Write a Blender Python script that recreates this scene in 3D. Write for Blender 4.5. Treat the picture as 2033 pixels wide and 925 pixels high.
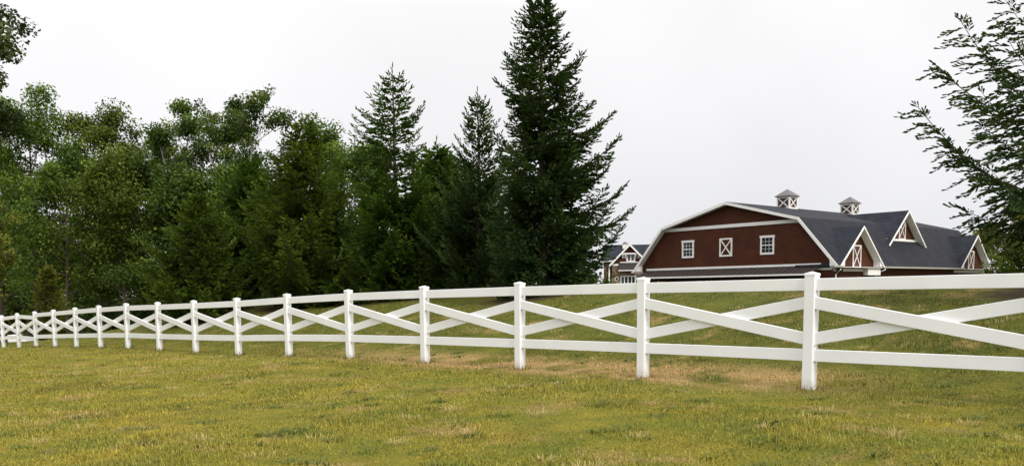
import bpy, math, random
import numpy as np
from mathutils import Matrix, Vector

# ------------------------------------------------------------------ scene, camera, sky, sun
scene = bpy.context.scene
col = scene.collection
for o in list(bpy.data.objects):
    bpy.data.objects.remove(o, do_unlink=True)
random.seed(7)
EYE = 1.5                                   # camera height above world zero
FOC, CX, CY, PITCH, ROLL = 1713.06, 1016.5, 739.37, 0.0948, -0.01044
cp, sp, cr, sr = math.cos(PITCH), math.sin(PITCH), math.cos(ROLL), math.sin(ROLL)
R0, U0, FW = Vector((1, 0, 0)), Vector((0, sp, cp)), Vector((0, cp, -sp))
RT, UP = R0 * cr + U0 * sr, U0 * cr - R0 * sr
cam_data = bpy.data.cameras.new('camera')
cam = bpy.data.objects.new('camera', cam_data)
col.objects.link(cam)
cam.matrix_world = Matrix(((RT.x, UP.x, -FW.x, 0), (RT.y, UP.y, -FW.y, 0), (RT.z, UP.z, -FW.z, EYE), (0, 0, 0, 1)))
cam_data.sensor_width = 36.0
cam_data.lens = 36.0 * FOC / 2033.0
cam_data.shift_y = (CY - 462.5) / 2033.0
cam_data.clip_start = 0.1
cam_data.clip_end = 3000
scene.camera = cam

SUN_AZ, SUN_EL = math.radians(146), math.radians(46)   # azimuth clockwise from +Y: right and behind the camera
world = bpy.data.worlds.new('World')
scene.world = world
world.use_nodes = True
wn, wl = world.node_tree.nodes, world.node_tree.links
wn.clear()
out = wn.new('ShaderNodeOutputWorld')
bg = wn.new('ShaderNodeBackground')
sky = wn.new('ShaderNodeTexSky')
sky.sky_type = 'NISHITA'
sky.sun_disc = False
sky.sun_elevation = SUN_EL
sky.sun_rotation = SUN_AZ
sky.dust_density = 6.0
sky.air_density = 1.0
hsv = wn.new('ShaderNodeHueSaturation')
hsv.inputs['Saturation'].default_value = 0.12
wl.new(sky.outputs[0], hsv.inputs['Color'])
tc = wn.new('ShaderNodeTexCoord')
sep = wn.new('ShaderNodeSeparateXYZ')
wl.new(tc.outputs['Generated'], sep.inputs[0])
ramp = wn.new('ShaderNodeValToRGB')                    # even cloud deck, paler overhead
ramp.color_ramp.elements[0].position = 0.0
ramp.color_ramp.elements[0].color = (4.95, 5.0, 5.22, 1)
ramp.color_ramp.elements[1].position = 1.0
ramp.color_ramp.elements[1].color = (15.0, 14.9, 14.6, 1)
e = ramp.color_ramp.elements.new(0.3)
e.color = (6.1, 6.05, 6.12, 1)
wl.new(sep.outputs['Z'], ramp.inputs[0])
cn = wn.new('ShaderNodeTexNoise')
cn.inputs['Scale'].default_value = 3.0
cn.inputs['Detail'].default_value = 3
cm = wn.new('ShaderNodeMapRange')
cm.inputs['From Min'].default_value, cm.inputs['From Max'].default_value = 0.3, 0.7
cm.inputs['To Min'].default_value, cm.inputs['To Max'].default_value = 0.945, 1.055
wl.new(tc.outputs['Generated'], cn.inputs['Vector'])
wl.new(cn.outputs[0], cm.inputs['Value'])
cmul = wn.new('ShaderNodeVectorMath')
cmul.operation = 'SCALE'
wl.new(ramp.outputs[0], cmul.inputs[0])
wl.new(cm.outputs[0], cmul.inputs['Scale'])
mix = wn.new('ShaderNodeMix')
mix.data_type = 'RGBA'
mix.inputs[0].default_value = 0.93
wl.new(hsv.outputs[0], mix.inputs[6])
wl.new(cmul.outputs[0], mix.inputs[7])
wl.new(mix.outputs[2], bg.inputs['Color'])
bg.inputs['Strength'].default_value = 0.1
wl.new(bg.outputs[0], out.inputs['Surface'])

sun_data = bpy.data.lights.new('sun', 'SUN')
sun_data.energy = 1.5
sun_data.angle = math.radians(14)
sun_data.color = (1.0, 0.95, 0.86)
sun = bpy.data.objects.new('sun', sun_data)
col.objects.link(sun)
sd = Vector((math.sin(SUN_AZ) * math.cos(SUN_EL), math.cos(SUN_AZ) * math.cos(SUN_EL), math.sin(SUN_EL)))
sun.rotation_euler = (-sd).to_track_quat('-Z', 'Y').to_euler()

vs = scene.view_settings
vs.view_transform = 'Standard'
vs.look = 'None'
vs.exposure = 0.75
vs.gamma = 1.0
vs.use_curve_mapping = False
scene.cycles.use_denoising = True
scene.cycles.denoiser = 'OPENIMAGEDENOISE'
scene.cycles.denoising_input_passes = 'RGB_ALBEDO_NORMAL'
scene.cycles.denoising_prefilter = 'ACCURATE'
scene.cycles.max_bounces = 6
scene.cycles.diffuse_bounces = 3
scene.cycles.transmission_bounces = 4
scene.cycles.glossy_bounces = 2
scene.cycles.sample_clamp_indirect = 4.0


def at(px, py, Y):
    """Point at forward distance Y along the direction of a photograph pixel (world metres)."""
    v = FW + RT * ((px - CX) / FOC) - UP * ((py - CY) / FOC)
    v = v * (Y / v.y)
    return Vector((v.x, v.y, v.z + EYE))


# ------------------------------------------------------------------ helpers
def link(o, parent=None):
    col.objects.link(o)
    if parent is not None:
        o.parent = parent
    return o


def tag(o, label=None, cat=None, group=None, kind=None):
    if label:
        o['label'] = label
    if cat:
        o['category'] = cat
    if group:
        o['group'] = group
    if kind:
        o['kind'] = kind
    return o


def empty(name, loc=(0, 0, 0), rz=0.0):
    o = bpy.data.objects.new(name, None)
    col.objects.link(o)
    o.location = loc
    o.rotation_euler = (0, 0, rz)
    o.empty_display_size = 0.2
    return o


class MB:
    """Collects polygons; build() links them as one mesh object."""
    def __init__(self):
        self.v, self.f = [], []

    def add(self, vs, fs):
        n = len(self.v)
        self.v += [tuple(p) for p in vs]
        self.f += [tuple(i + n for i in f) for f in fs]
        return self

    def box(self, x0, x1, y0, y1, z0, z1):
        vs = [(x, y, z) for z in (z0, z1) for y in (y0, y1) for x in (x0, x1)]
        return self.add(vs, [(0, 2, 3, 1), (4, 5, 7, 6), (0, 1, 5, 4), (2, 6, 7, 3), (0, 4, 6, 2), (1, 3, 7, 5)])

    def prism(self, poly, axis, a0, a1):
        """poly: 2-D points; axis 'y' -> (x,z) extruded in y; 'x' -> (y,z) extruded in x; 'z' -> (x,y) in z."""
        def p3(p, a):
            return {'y': (p[0], a, p[1]), 'x': (a, p[0], p[1]), 'z': (p[0], p[1], a)}[axis]
        n = len(poly)
        vs = [p3(p, a0) for p in poly] + [p3(p, a1) for p in poly]
        fs = [tuple(range(n)), tuple(range(2 * n - 1, n - 1, -1))]
        fs += [(i, n + i, n + (i + 1) % n, (i + 1) % n) for i in range(n)]
        return self.add(vs, fs)

    def beam(self, p0, p1, w, h, side=(0, 1, 0), bev=0.0):
        """Bar from p0 to p1; w across 'side', h across the third direction; chamfered when bev > 0."""
        p0, p1 = Vector(p0), Vector(p1)
        d = (p1 - p0).normalized()
        s = Vector(side)
        s = (s - d * s.dot(d)).normalized()
        t = d.cross(s)
        hw, hh = w / 2, h / 2
        if bev > 0:
            sec = [(hw - bev, -hh), (hw, -hh + bev), (hw, hh - bev), (hw - bev, hh), (-hw + bev, hh), (-hw, hh - bev), (-hw, -hh + bev), (-hw + bev, -hh)]
        else:
            sec = [(hw, -hh), (hw, hh), (-hw, hh), (-hw, -hh)]
        n = len(sec)
        vs = [p0 + s * a + t * b for a, b in sec] + [p1 + s * a + t * b for a, b in sec]
        fs = [tuple(range(n)), tuple(range(2 * n - 1, n - 1, -1))] + [(i, n + i, n + (i + 1) % n, (i + 1) % n) for i in range(n)]
        return self.add(vs, fs)

    def tube(self, pts, rad, n=6):
        pts = [Vector(p) for p in pts]
        base = len(self.v)
        for k, p in enumerate(pts):
            d = (pts[min(k + 1, len(pts) - 1)] - pts[max(k - 1, 0)]).normalized()
            a = Vector((0, 0, 1)) if abs(d.z) < 0.9 else Vector((1, 0, 0))
            s = d.cross(a).normalized()
            t = d.cross(s)
            for j in range(n):
                an = 2 * math.pi * j / n
                self.v.append(tuple(p + (s * math.cos(an) + t * math.sin(an)) * rad[k]))
        for k in range(len(pts) - 1):
            for j in range(n):
                a, b = base + k * n + j, base + k * n + (j + 1) % n
                self.f.append((a, b, b + n, a + n))
        self.f.append(tuple(base + (len(pts) - 1) * n + j for j in range(n)))
        return self

    def build(self, name, material, parent=None, smooth=False):
        me = bpy.data.meshes.new(name)
        me.from_pydata(self.v, [], self.f)
        import bmesh
        bm = bmesh.new()
        bm.from_mesh(me)
        bmesh.ops.recalc_face_normals(bm, faces=bm.faces)
        bm.to_mesh(me)
        bm.free()
        if smooth:
            me.polygons.foreach_set('use_smooth', [True] * len(me.polygons))
        me.materials.append(material)
        return link(bpy.data.objects.new(name, me), parent)


def np_mesh(name, verts, nper, material, parent=None, tint=None, smooth=False):
    """verts: (F*nper, 3); every face has nper corners of its own."""
    verts = np.ascontiguousarray(verts.reshape(-1, 3), dtype=np.float32)
    nv = len(verts)
    nf = nv // nper
    me = bpy.data.meshes.new(name)
    me.vertices.add(nv)
    me.vertices.foreach_set('co', verts.ravel())
    me.loops.add(nv)
    me.loops.foreach_set('vertex_index', np.arange(nv, dtype=np.int32))
    me.polygons.add(nf)
    me.polygons.foreach_set('loop_start', np.arange(0, nv, nper, dtype=np.int32))
    me.polygons.foreach_set('loop_total', np.full(nf, nper, dtype=np.int32))
    me.update(calc_edges=True)
    if tint is not None:
        a = me.attributes.new('tint', 'FLOAT', 'FACE')
        a.data.foreach_set('value', np.ascontiguousarray(tint, dtype=np.float32))
    me.materials.append(material)
    return link(bpy.data.objects.new(name, me), parent)


# ------------------------------------------------------------------ materials
def new_mat(name):
    m = bpy.data.materials.new(name)
    m.use_nodes = True
    return m, m.node_tree.nodes, m.node_tree.links, m.node_tree.nodes['Principled BSDF']


def mixc(n, l, fac, a, b, blend='MIX'):
    x = n.new('ShaderNodeMix')
    x.data_type = 'RGBA'
    x.blend_type = blend
    for sock, val in ((x.inputs[0], fac), (x.inputs[6], a), (x.inputs[7], b)):
        if hasattr(val, 'is_linked') or hasattr(val, 'links'):
            l.new(val, sock)
        elif isinstance(val, (int, float)):
            sock.default_value = val
        else:
            sock.default_value = (*val, 1)
    return x.outputs[2]


def noise(n, l, vec, scale, detail=4.0, rough=0.55, lo=0.35, hi=0.65):
    t = n.new('ShaderNodeTexNoise')
    t.inputs['Scale'].default_value = scale
    t.inputs['Detail'].default_value = detail
    t.inputs['Roughness'].default_value = rough
    l.new(vec, t.inputs['Vector'])
    r = n.new('ShaderNodeMapRange')
    r.inputs['From Min'].default_value, r.inputs['From Max'].default_value = lo, hi
    l.new(t.outputs[0], r.inputs['Value'])
    return r.outputs[0]


def math_(n, l, op, a, b=None, clamp=False):
    x = n.new('ShaderNodeMath')
    x.operation = op
    x.use_clamp = clamp
    for k, val in enumerate((a, b)):
        if val is None:
            continue
        if isinstance(val, (int, float)):
            x.inputs[k].default_value = val
        else:
            l.new(val, x.inputs[k])
    return x.outputs[0]


def plain(name, colour, rough=0.6, var=0.12, scale=3.0, metal=0.0, spec=0.5, bump=0.0, bscale=40.0):
    m, n, l, p = new_mat(name)
    tcn = n.new('ShaderNodeTexCoord')
    f = noise(n, l, tcn.outputs['Object'], scale)
    dark = tuple(c * (1 - var) for c in colour)
    lite = tuple(min(1, c * (1 + var)) for c in colour)
    l.new(mixc(n, l, f, dark, lite), p.inputs['Base Color'])
    p.inputs['Roughness'].default_value = rough
    p.inputs['Metallic'].default_value = metal
    p.inputs['Specular IOR Level'].default_value = spec
    if bump:
        b = n.new('ShaderNodeBump')
        b.inputs['Strength'].default_value = bump
        b.inputs['Distance'].default_value = 0.01
        l.new(noise(n, l, tcn.outputs['Object'], bscale, 3, 0.6, 0.2, 0.8), b.inputs['Height'])
        l.new(b.outputs[0], p.inputs['Normal'])
    return m


def courses(name, c1, c2, mortar, width, height, rough, swap=None, bump=0.3, gap=0.012, var=0.25):
    """Shingle, siding and stone courses. swap: which object axes give (across, up)."""
    m, n, l, p = new_mat(name)
    tcn = n.new('ShaderNodeTexCoord')
    s = n.new('ShaderNodeSeparateXYZ')
    l.new(tcn.outputs['Object'], s.inputs[0])
    c = n.new('ShaderNodeCombineXYZ')
    if swap == 'sum':
        l.new(math_(n, l, 'ADD', s.outputs[0], s.outputs[1]), c.inputs[0])
    else:
        l.new(s.outputs[swap], c.inputs[0])
    l.new(s.outputs[2], c.inputs[1])
    b = n.new('ShaderNodeTexBrick')
    b.inputs['Scale'].default_value = 1.0
    b.inputs['Brick Width'].default_value = width
    b.inputs['Row Height'].default_value = height
    b.inputs['Mortar Size'].default_value = gap
    b.inputs['Mortar Smooth'].default_value = 0.3
    b.inputs['Color1'].default_value = (*c1, 1)
    b.inputs['Color2'].default_value = (*c2, 1)
    b.inputs['Mortar'].default_value = (*mortar, 1)
    l.new(c.outputs[0], b.inputs['Vector'])
    f = noise(n, l, tcn.outputs['Object'], 1.1, 5, 0.6)
    k = n.new('ShaderNodeMapRange')
    k.inputs['To Min'].default_value, k.inputs['To Max'].default_value = 1 - var, 1 + var
    l.new(f, k.inputs['Value'])
    v = n.new('ShaderNodeVectorMath')
    v.operation = 'SCALE'
    l.new(b.outputs['Color'], v.inputs[0])
    l.new(k.outputs[0], v.inputs['Scale'])
    l.new(v.outputs[0], p.inputs['Base Color'])
    p.inputs['Roughness'].default_value = rough
    p.inputs['Specular IOR Level'].default_value = 0.18
    bp = n.new('ShaderNodeBump')
    bp.inputs['Strength'].default_value = bump
    bp.inputs['Distance'].default_value = 0.02
    bp.invert = True
    l.new(b.outputs['Fac'], bp.inputs['Height'])
    l.new(bp.outputs[0], p.inputs['Normal'])
    return m


def foliage(name, dark, mid, light, trans=0.3, rough=0.55, scale=0.6):
    m, n, l, p = new_mat(name)
    a = n.new('ShaderNodeAttribute')
    a.attribute_name = 'tint'
    tcn = n.new('ShaderNodeTexCoord')
    nz = noise(n, l, tcn.outputs['Object'], scale, 3, 0.5, 0.3, 0.7)
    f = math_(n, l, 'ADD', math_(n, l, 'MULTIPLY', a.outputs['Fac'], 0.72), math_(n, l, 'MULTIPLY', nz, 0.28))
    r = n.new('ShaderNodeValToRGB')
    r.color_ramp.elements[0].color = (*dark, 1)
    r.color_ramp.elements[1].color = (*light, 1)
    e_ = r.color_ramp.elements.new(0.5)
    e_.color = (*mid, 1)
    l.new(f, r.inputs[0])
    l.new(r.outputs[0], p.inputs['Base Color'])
    p.inputs['Roughness'].default_value = rough
    p.inputs['Specular IOR Level'].default_value = 0.12
    if trans > 0:
        t = n.new('ShaderNodeBsdfTranslucent')
        bright = n.new('ShaderNodeVectorMath')
        bright.operation = 'MULTIPLY'
        bright.inputs[1].default_value = (1.3, 1.35, 0.6)
        l.new(r.outputs[0], bright.inputs[0])
        l.new(bright.outputs[0], t.inputs['Color'])
        ms = n.new('ShaderNodeMixShader')
        ms.inputs[0].default_value = trans
        l.new(p.outputs[0], ms.inputs[1])
        l.new(t.outputs[0], ms.inputs[2])
        l.new(ms.outputs[0], n['Material Output'].inputs['Surface'])
    return m


M = {}
M['vinyl'] = plain('white_vinyl', (0.79, 0.80, 0.82), 0.38, 0.03, 1.6, spec=0.45)
def post_material():
    m = plain('white_vinyl_post', (0.79, 0.80, 0.82), 0.38, 0.03, 1.6, spec=0.45)
    n, l = m.node_tree.nodes, m.node_tree.links
    p = n['Principled BSDF']
    src = p.inputs['Base Color'].links[0].from_socket
    tcn = n.new('ShaderNodeTexCoord')
    sp_ = n.new('ShaderNodeSeparateXYZ')
    l.new(tcn.outputs['Object'], sp_.inputs[0])
    hgt = n.new('ShaderNodeMapRange')                       # soil splashed up from the ground
    hgt.inputs['From Min'].default_value, hgt.inputs['From Max'].default_value = 0.16, 0.0
    l.new(sp_.outputs[2], hgt.inputs['Value'])
    g = n.new('ShaderNodeNewGeometry')
    nz = noise(n, l, g.outputs['Position'], 16, 5, 0.7, 0.35, 0.7)
    f = math_(n, l, 'MULTIPLY', math_(n, l, 'MULTIPLY', hgt.outputs[0], nz), 0.75)
    l.new(mixc(n, l, f, src, (0.23, 0.20, 0.10)), p.inputs['Base Color'])
    return m


M['vinyl_post'] = post_material()
M['screw'] = plain('dark_screw', (0.06, 0.055, 0.05), 0.5)
M['trim'] = plain('white_trim', (0.80, 0.79, 0.77), 0.5, 0.03, 1.2)
M['siding'] = courses('cedar_shingle_siding', (0.078, 0.0250, 0.0115), (0.064, 0.0200, 0.0092), (0.040, 0.0130, 0.006), 0.21, 0.16, 0.75, 'sum', 0.35, 0.010, 0.18)
M['shingle_side'] = courses('charcoal_roof_shingle', (0.022, 0.023, 0.031), (0.016, 0.017, 0.023), (0.010, 0.010, 0.014), 0.32, 0.12, 0.85, 1, 0.35, 0.010, 0.15)
M['shingle_front'] = courses('charcoal_dormer_shingle', (0.022, 0.025, 0.035), (0.014, 0.017, 0.025), (0.008, 0.009, 0.014), 0.32, 0.12, 0.85, 0, 0.5, 0.012)
M['metal_roof'] = plain('dark_bronze_metal', (0.032, 0.024, 0.022), 0.55, 0.1, 1.0, spec=0.25)
M['cupola_roof'] = plain('grey_metal', (0.10, 0.093, 0.098), 0.45, 0.08, 1.0, metal=0.3)
M['door_panel'] = plain('brown_board', (0.085, 0.030, 0.022), 0.7, 0.15, 2.0)
M['cupola_panel'] = plain('dark_louvre', (0.055, 0.025, 0.020), 0.7, 0.15, 2.0)
M['glass'] = plain('window_glass', (0.02, 0.025, 0.03), 0.05, 0.05, 1.0, spec=0.9)
M['green_glass'] = plain('greenish_glass', (0.02, 0.04, 0.032), 0.06, 0.05, 1.0, spec=0.8)
M['stone'] = courses('field_stone', (0.34, 0.23, 0.12), (0.17, 0.12, 0.075), (0.10, 0.08, 0.06), 0.42, 0.24, 0.9, 'sum', 0.8, 0.03, 0.45)
M['dark'] = plain('dark_fixture_porch_shade', (0.012, 0.012, 0.013), 0.5)  # floodlight finish; also the near-black that paints the house porch's shade
M['bark'] = plain('bark', (0.075, 0.058, 0.042), 0.9, 0.4, 2.5, bump=0.6, bscale=14)
M['pale_bark'] = plain('pale_bark', (0.30, 0.28, 0.24), 0.85, 0.4, 1.6, bump=0.5, bscale=10)
M['car_paint'] = plain('white_car_paint', (0.78, 0.78, 0.78), 0.25, 0.02, 1.0, spec=0.6)
M['tyre'] = plain('black_rubber', (0.02, 0.02, 0.02), 0.8)
M['rim'] = plain('grey_alloy', (0.4, 0.4, 0.4), 0.35, metal=0.6)
M['lamp_lens'] = plain('lamp_lens', (0.55, 0.56, 0.58), 0.1)
M['tail_lens'] = plain('tail_lens', (0.35, 0.02, 0.02), 0.15)

M['spruce_dark'] = foliage('spruce_needles_dark', (0.008, 0.019, 0.007), (0.036, 0.070, 0.017), (0.130, 0.185, 0.050), 0.10, 0.6)
M['spruce_green'] = foliage('spruce_needles_green', (0.010, 0.026, 0.004), (0.052, 0.102, 0.012), (0.175, 0.255, 0.036), 0.18, 0.6)
M['spruce_olive'] = foliage('spruce_needles_olive', (0.014, 0.026, 0.004), (0.066, 0.108, 0.012), (0.205, 0.262, 0.036), 0.18, 0.6)
M['spruce_young'] = foliage('spruce_needles_pale_olive', (0.03, 0.04, 0.006), (0.125, 0.140, 0.020), (0.300, 0.300, 0.060), 0.2, 0.6)
M['leaf_green'] = foliage('leaves_green', (0.012, 0.030, 0.005), (0.072, 0.124, 0.018), (0.230, 0.305, 0.052), 0.32)
M['leaf_dark'] = foliage('leaves_dark', (0.008, 0.021, 0.005), (0.045, 0.078, 0.012), (0.150, 0.200, 0.034), 0.28)
M['leaf_olive'] = foliage('leaves_olive', (0.015, 0.028, 0.005), (0.074, 0.110, 0.015), (0.225, 0.270, 0.042), 0.32)
M['leaf_yellow'] = foliage('leaves_yellow_green', (0.025, 0.034, 0.007), (0.105, 0.118, 0.018), (0.270, 0.260, 0.050), 0.35)
M['leaf_near'] = foliage('leaves_near_grey_green', (0.012, 0.022, 0.007), (0.046, 0.070, 0.018), (0.130, 0.165, 0.045), 0.25)

# ------------------------------------------------------------------ terrain
PX, PY, FX, FY = 3.4733, 10.0353, -0.685514, 0.728060      # first post in view and the fence direction
NX, NY = FY, -FX                                          # away from the camera
SPAN = 2.44
FZ_S = [-60, -20, -4.9] + [i * SPAN for i in range(13)] + [32.08, 34.72, 37.08, 60, 120, 400]
FZ_Z = [-1.1, -1.1, -1.17, -1.1956, -1.2127, -1.2418, -1.2774, -1.3210, -1.3901, -1.4785, -1.5402, -1.5916, -1.6348, -1.7123, -1.7987, -1.8917, -1.995, -2.10, -2.22, -3.3, -6.2, -7.0]
CR_S = [-60, -10, 0.2, 8.7, 12.6, 16.1, 22.45, 26.2, 29.0, 31.75, 36, 40, 43.85, 50.65, 70, 120, 400]
CR_Z = [0.08, 0.10, 0.11, 0.12, -0.06, -0.17, -0.37, -0.49, -0.63, -1.07, -1.62, -1.96, -2.27, -2.74, -4.1, -7.0, -7.2]


def terrain(x, y):
    x, y = np.asarray(x, float), np.asarray(y, float)
    s = (x - PX) * FX + (y - PY) * FY
    d = (x - PX) * NX + (y - PY) * NY
    zf = np.interp(s, FZ_S, FZ_Z)
    zc = np.interp(s, CR_S, CR_Z)
    dr = np.interp(s, [-20, 10, 25, 32, 60], [8, 8.5, 8, 5, 3])
    zb = np.interp(x, [-80, -30, -8, 5], [-7.1, -6.0, -3.2, -2.3])
    front = zf + 0.022 * np.maximum(d, -30)
    t = np.clip(d / dr, 0, 1)
    S = 0.45 * t + 0.55 * t * t * (3 - 2 * t)
    hill = zf + (zc - zf) * S
    q = np.clip((d - dr) / 16.0, 0, 1)
    back = zc + (np.minimum(zb, zc) - zc) * (q * q * (3 - 2 * q))
    z = np.where(d < 0, front, np.where(d < dr, hill, back))
    near = np.exp(-np.abs(d) * 0.8)
    z = z + (1 - near) * (0.025 * np.sin(x * 0.9 + 0.7 * y) + 0.03 * np.sin(0.37 * x - 0.61 * y + 1.0) + 0.012 * np.sin(2.3 * x + 1.1 * y))
    return z + EYE


def tz(x, y):
    return float(terrain(x, y))


def axis_steps(lo, hi, fine_lo, fine_hi, step):
    a = list(np.arange(fine_lo, fine_hi + 1e-6, step))
    p, g = fine_hi, step
    while p < hi:
        g *= 1.25
        p += g
        a.append(p)
    p, g = fine_lo, step
    while p > lo:
        g *= 1.25
        p -= g
        a.insert(0, p)
    return np.array(a)


SPRUCE_A = at(1078, 605, 24.3)
SPRUCE_A.z = tz(SPRUCE_A.x, SPRUCE_A.y)
LITTER = [(SPRUCE_A.x + 0.2, SPRUCE_A.y - 0.4, 2.3)]
for _px, _y, _r in ((790, 30.0, 2.6), (612, 33.0, 2.6), (400, 33.0, 2.2), (505, 38.0, 2.4), (2200, 13.5, 2.1), (872, 33.5, 2.4)):
    _p = at(_px, 600, _y)
    LITTER.append((_p.x, _p.y, _r))


def turf_colour(n, l):
    """Colour of the turf from world position, shared by the soil sheet and the blades."""
    g = n.new('ShaderNodeNewGeometry')
    pos = g.outputs['Position']

    def dot(vx, vy):
        v = n.new('ShaderNodeVectorMath')
        v.operation = 'DOT_PRODUCT'
        v.inputs[1].default_value = (vx, vy, 0)
        l.new(pos, v.inputs[0])
        return v.outputs['Value']
    flat = n.new('ShaderNodeVectorMath')
    flat.operation = 'MULTIPLY'
    flat.inputs[1].default_value = (1, 1, 0)
    l.new(pos, flat.inputs[0])
    flat = flat.outputs[0]
    d = math_(n, l, 'SUBTRACT', dot(NX, NY), PX * NX + PY * NY)
    s = math_(n, l, 'SUBTRACT', dot(FX, FY), PX * FX + PY * FY)
    big = noise(n, l, flat, 0.32, 4, 0.6, 0.36, 0.64)
    mid = noise(n, l, flat, 1.1, 4, 0.6, 0.36, 0.66)
    sml = noise(n, l, flat, 4.5, 3, 0.6, 0.33, 0.68)
    yellow, green, olive = (0.390, 0.312, 0.037), (0.125, 0.168, 0.020), (0.245, 0.216, 0.027)
    straw, deep = (0.42, 0.285, 0.115), (0.045, 0.080, 0.013)
    c = mixc(n, l, big, olive, yellow)
    c = mixc(n, l, math_(n, l, 'MULTIPLY', mid, 0.8), c, green)
    c = mixc(n, l, math_(n, l, 'MULTIPLY', sml, 0.45), c, yellow)
    fin = noise(n, l, flat, 13, 3, 0.6, 0.3, 0.7)
    c = mixc(n, l, math_(n, l, 'MULTIPLY', fin, 0.25), c, (0.085, 0.10, 0.014))
    # darker clover tufts
    tuft = noise(n, l, flat, 1.7, 3, 0.55, 0.62, 0.72)
    c = mixc(n, l, math_(n, l, 'MULTIPLY', tuft, 0.85), c, deep)
    gx_ = n.new('ShaderNodeMapRange')
    gx_.interpolation_type = 'SMOOTHSTEP'
    gx_.inputs['From Min'].default_value, gx_.inputs['From Max'].default_value = -4.0, 5.0
    l.new(math_(n, l, 'ADD', dot(1, 0), math_(n, l, 'MULTIPLY', big, 3.0)), gx_.inputs['Value'])
    c = mixc(n, l, math_(n, l, 'MULTIPLY', math_(n, l, 'MULTIPLY', gx_.outputs[0], mid), 0.45), c, green)
    # the bank behind the fence is greener
    bank = n.new('ShaderNodeMapRange')
    bank.interpolation_type = 'SMOOTHSTEP'
    bank.inputs['From Min'].default_value, bank.inputs['From Max'].default_value = -1.5, 2.5
    l.new(d, bank.inputs['Value'])
    bg_ = mixc(n, l, mid, (0.092, 0.124, 0.015), (0.042, 0.070, 0.009))
    bg_ = mixc(n, l, math_(n, l, 'MULTIPLY', sml, 0.4), bg_, (0.22, 0.185, 0.032))
    c = mixc(n, l, math_(n, l, 'MULTIPLY', bank.outputs[0], 0.85), c, bg_)
    worn = noise(n, l, flat, 0.62, 5, 0.65, 0.50, 0.66)
    c = mixc(n, l, math_(n, l, 'MULTIPLY', worn, 0.45), c, (0.150, 0.118, 0.024))
    # dry straw patches
    dry = noise(n, l, flat, 0.85, 5, 0.68, 0.55, 0.68)
    c = mixc(n, l, math_(n, l, 'MULTIPLY', dry, 0.75), c, straw)
    # dried strip along the fence line
    strip = n.new('ShaderNodeMapRange')
    strip.interpolation_type = 'SMOOTHSTEP'
    strip.inputs['From Min'].default_value, strip.inputs['From Max'].default_value = 1.15, 0.25
    l.new(math_(n, l, 'ABSOLUTE', math_(n, l, 'SUBTRACT', d, 0.35)), strip.inputs['Value'])
    s_lim = n.new('ShaderNodeMapRange')
    s_lim.inputs['From Min'].default_value, s_lim.inputs['From Max'].default_value = 14.0, 6.0
    l.new(s, s_lim.inputs['Value'])
    s_lo = n.new('ShaderNodeMapRange')
    s_lo.inputs['From Min'].default_value, s_lo.inputs['From Max'].default_value = -0.8, 0.8
    l.new(s, s_lo.inputs['Value'])
    brk = noise(n, l, flat, 1.3, 4, 0.6, 0.36, 0.50)
    fs = math_(n, l, 'MULTIPLY', math_(n, l, 'MULTIPLY', strip.outputs[0], brk), math_(n, l, 'MULTIPLY', s_lim.outputs[0], s_lo.outputs[0]))
    c = mixc(n, l, math_(n, l, 'MULTIPLY', fs, 0.9), c, (0.50, 0.33, 0.145))
    # needle litter under the large spruces and in the wood
    for (lx, ly, lr) in LITTER:
        v = n.new('ShaderNodeVectorMath')
        v.operation = 'DISTANCE'
        v.inputs[1].default_value = (lx, ly, 0)
        l.new(flat, v.inputs[0])
        k = n.new('ShaderNodeMapRange')
        k.inputs['From Min'].default_value, k.inputs['From Max'].default_value = lr, lr * 0.72
        l.new(math_(n, l, 'ADD', v.outputs['Value'], math_(n, l, 'MULTIPLY', mid, 0.5)), k.inputs['Value'])
        c = mixc(n, l, k.outputs[0], c, (0.045, 0.027, 0.016))
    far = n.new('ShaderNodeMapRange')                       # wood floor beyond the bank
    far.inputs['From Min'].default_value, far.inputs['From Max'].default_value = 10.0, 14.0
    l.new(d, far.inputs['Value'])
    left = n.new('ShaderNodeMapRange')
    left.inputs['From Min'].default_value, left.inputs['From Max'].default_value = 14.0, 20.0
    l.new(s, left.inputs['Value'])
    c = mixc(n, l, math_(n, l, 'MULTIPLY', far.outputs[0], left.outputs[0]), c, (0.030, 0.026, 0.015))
    return c, flat


def soil_material():
    m, n, l, p = new_mat('turf_soil')
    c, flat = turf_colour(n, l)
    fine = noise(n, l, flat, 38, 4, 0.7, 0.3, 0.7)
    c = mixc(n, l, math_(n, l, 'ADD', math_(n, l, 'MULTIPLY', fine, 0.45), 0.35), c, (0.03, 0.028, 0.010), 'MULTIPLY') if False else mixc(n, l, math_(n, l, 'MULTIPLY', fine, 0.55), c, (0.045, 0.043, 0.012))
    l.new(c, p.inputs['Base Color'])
    p.inputs['Roughness'].default_value = 0.95
    p.inputs['Specular IOR Level'].default_value = 0.1
    b = n.new('ShaderNodeBump')
    b.inputs['Strength'].default_value = 0.8
    b.inputs['Distance'].default_value = 0.03
    l.new(fine, b.inputs['Height'])
    l.new(b.outputs[0], p.inputs['Normal'])
    return m


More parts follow.
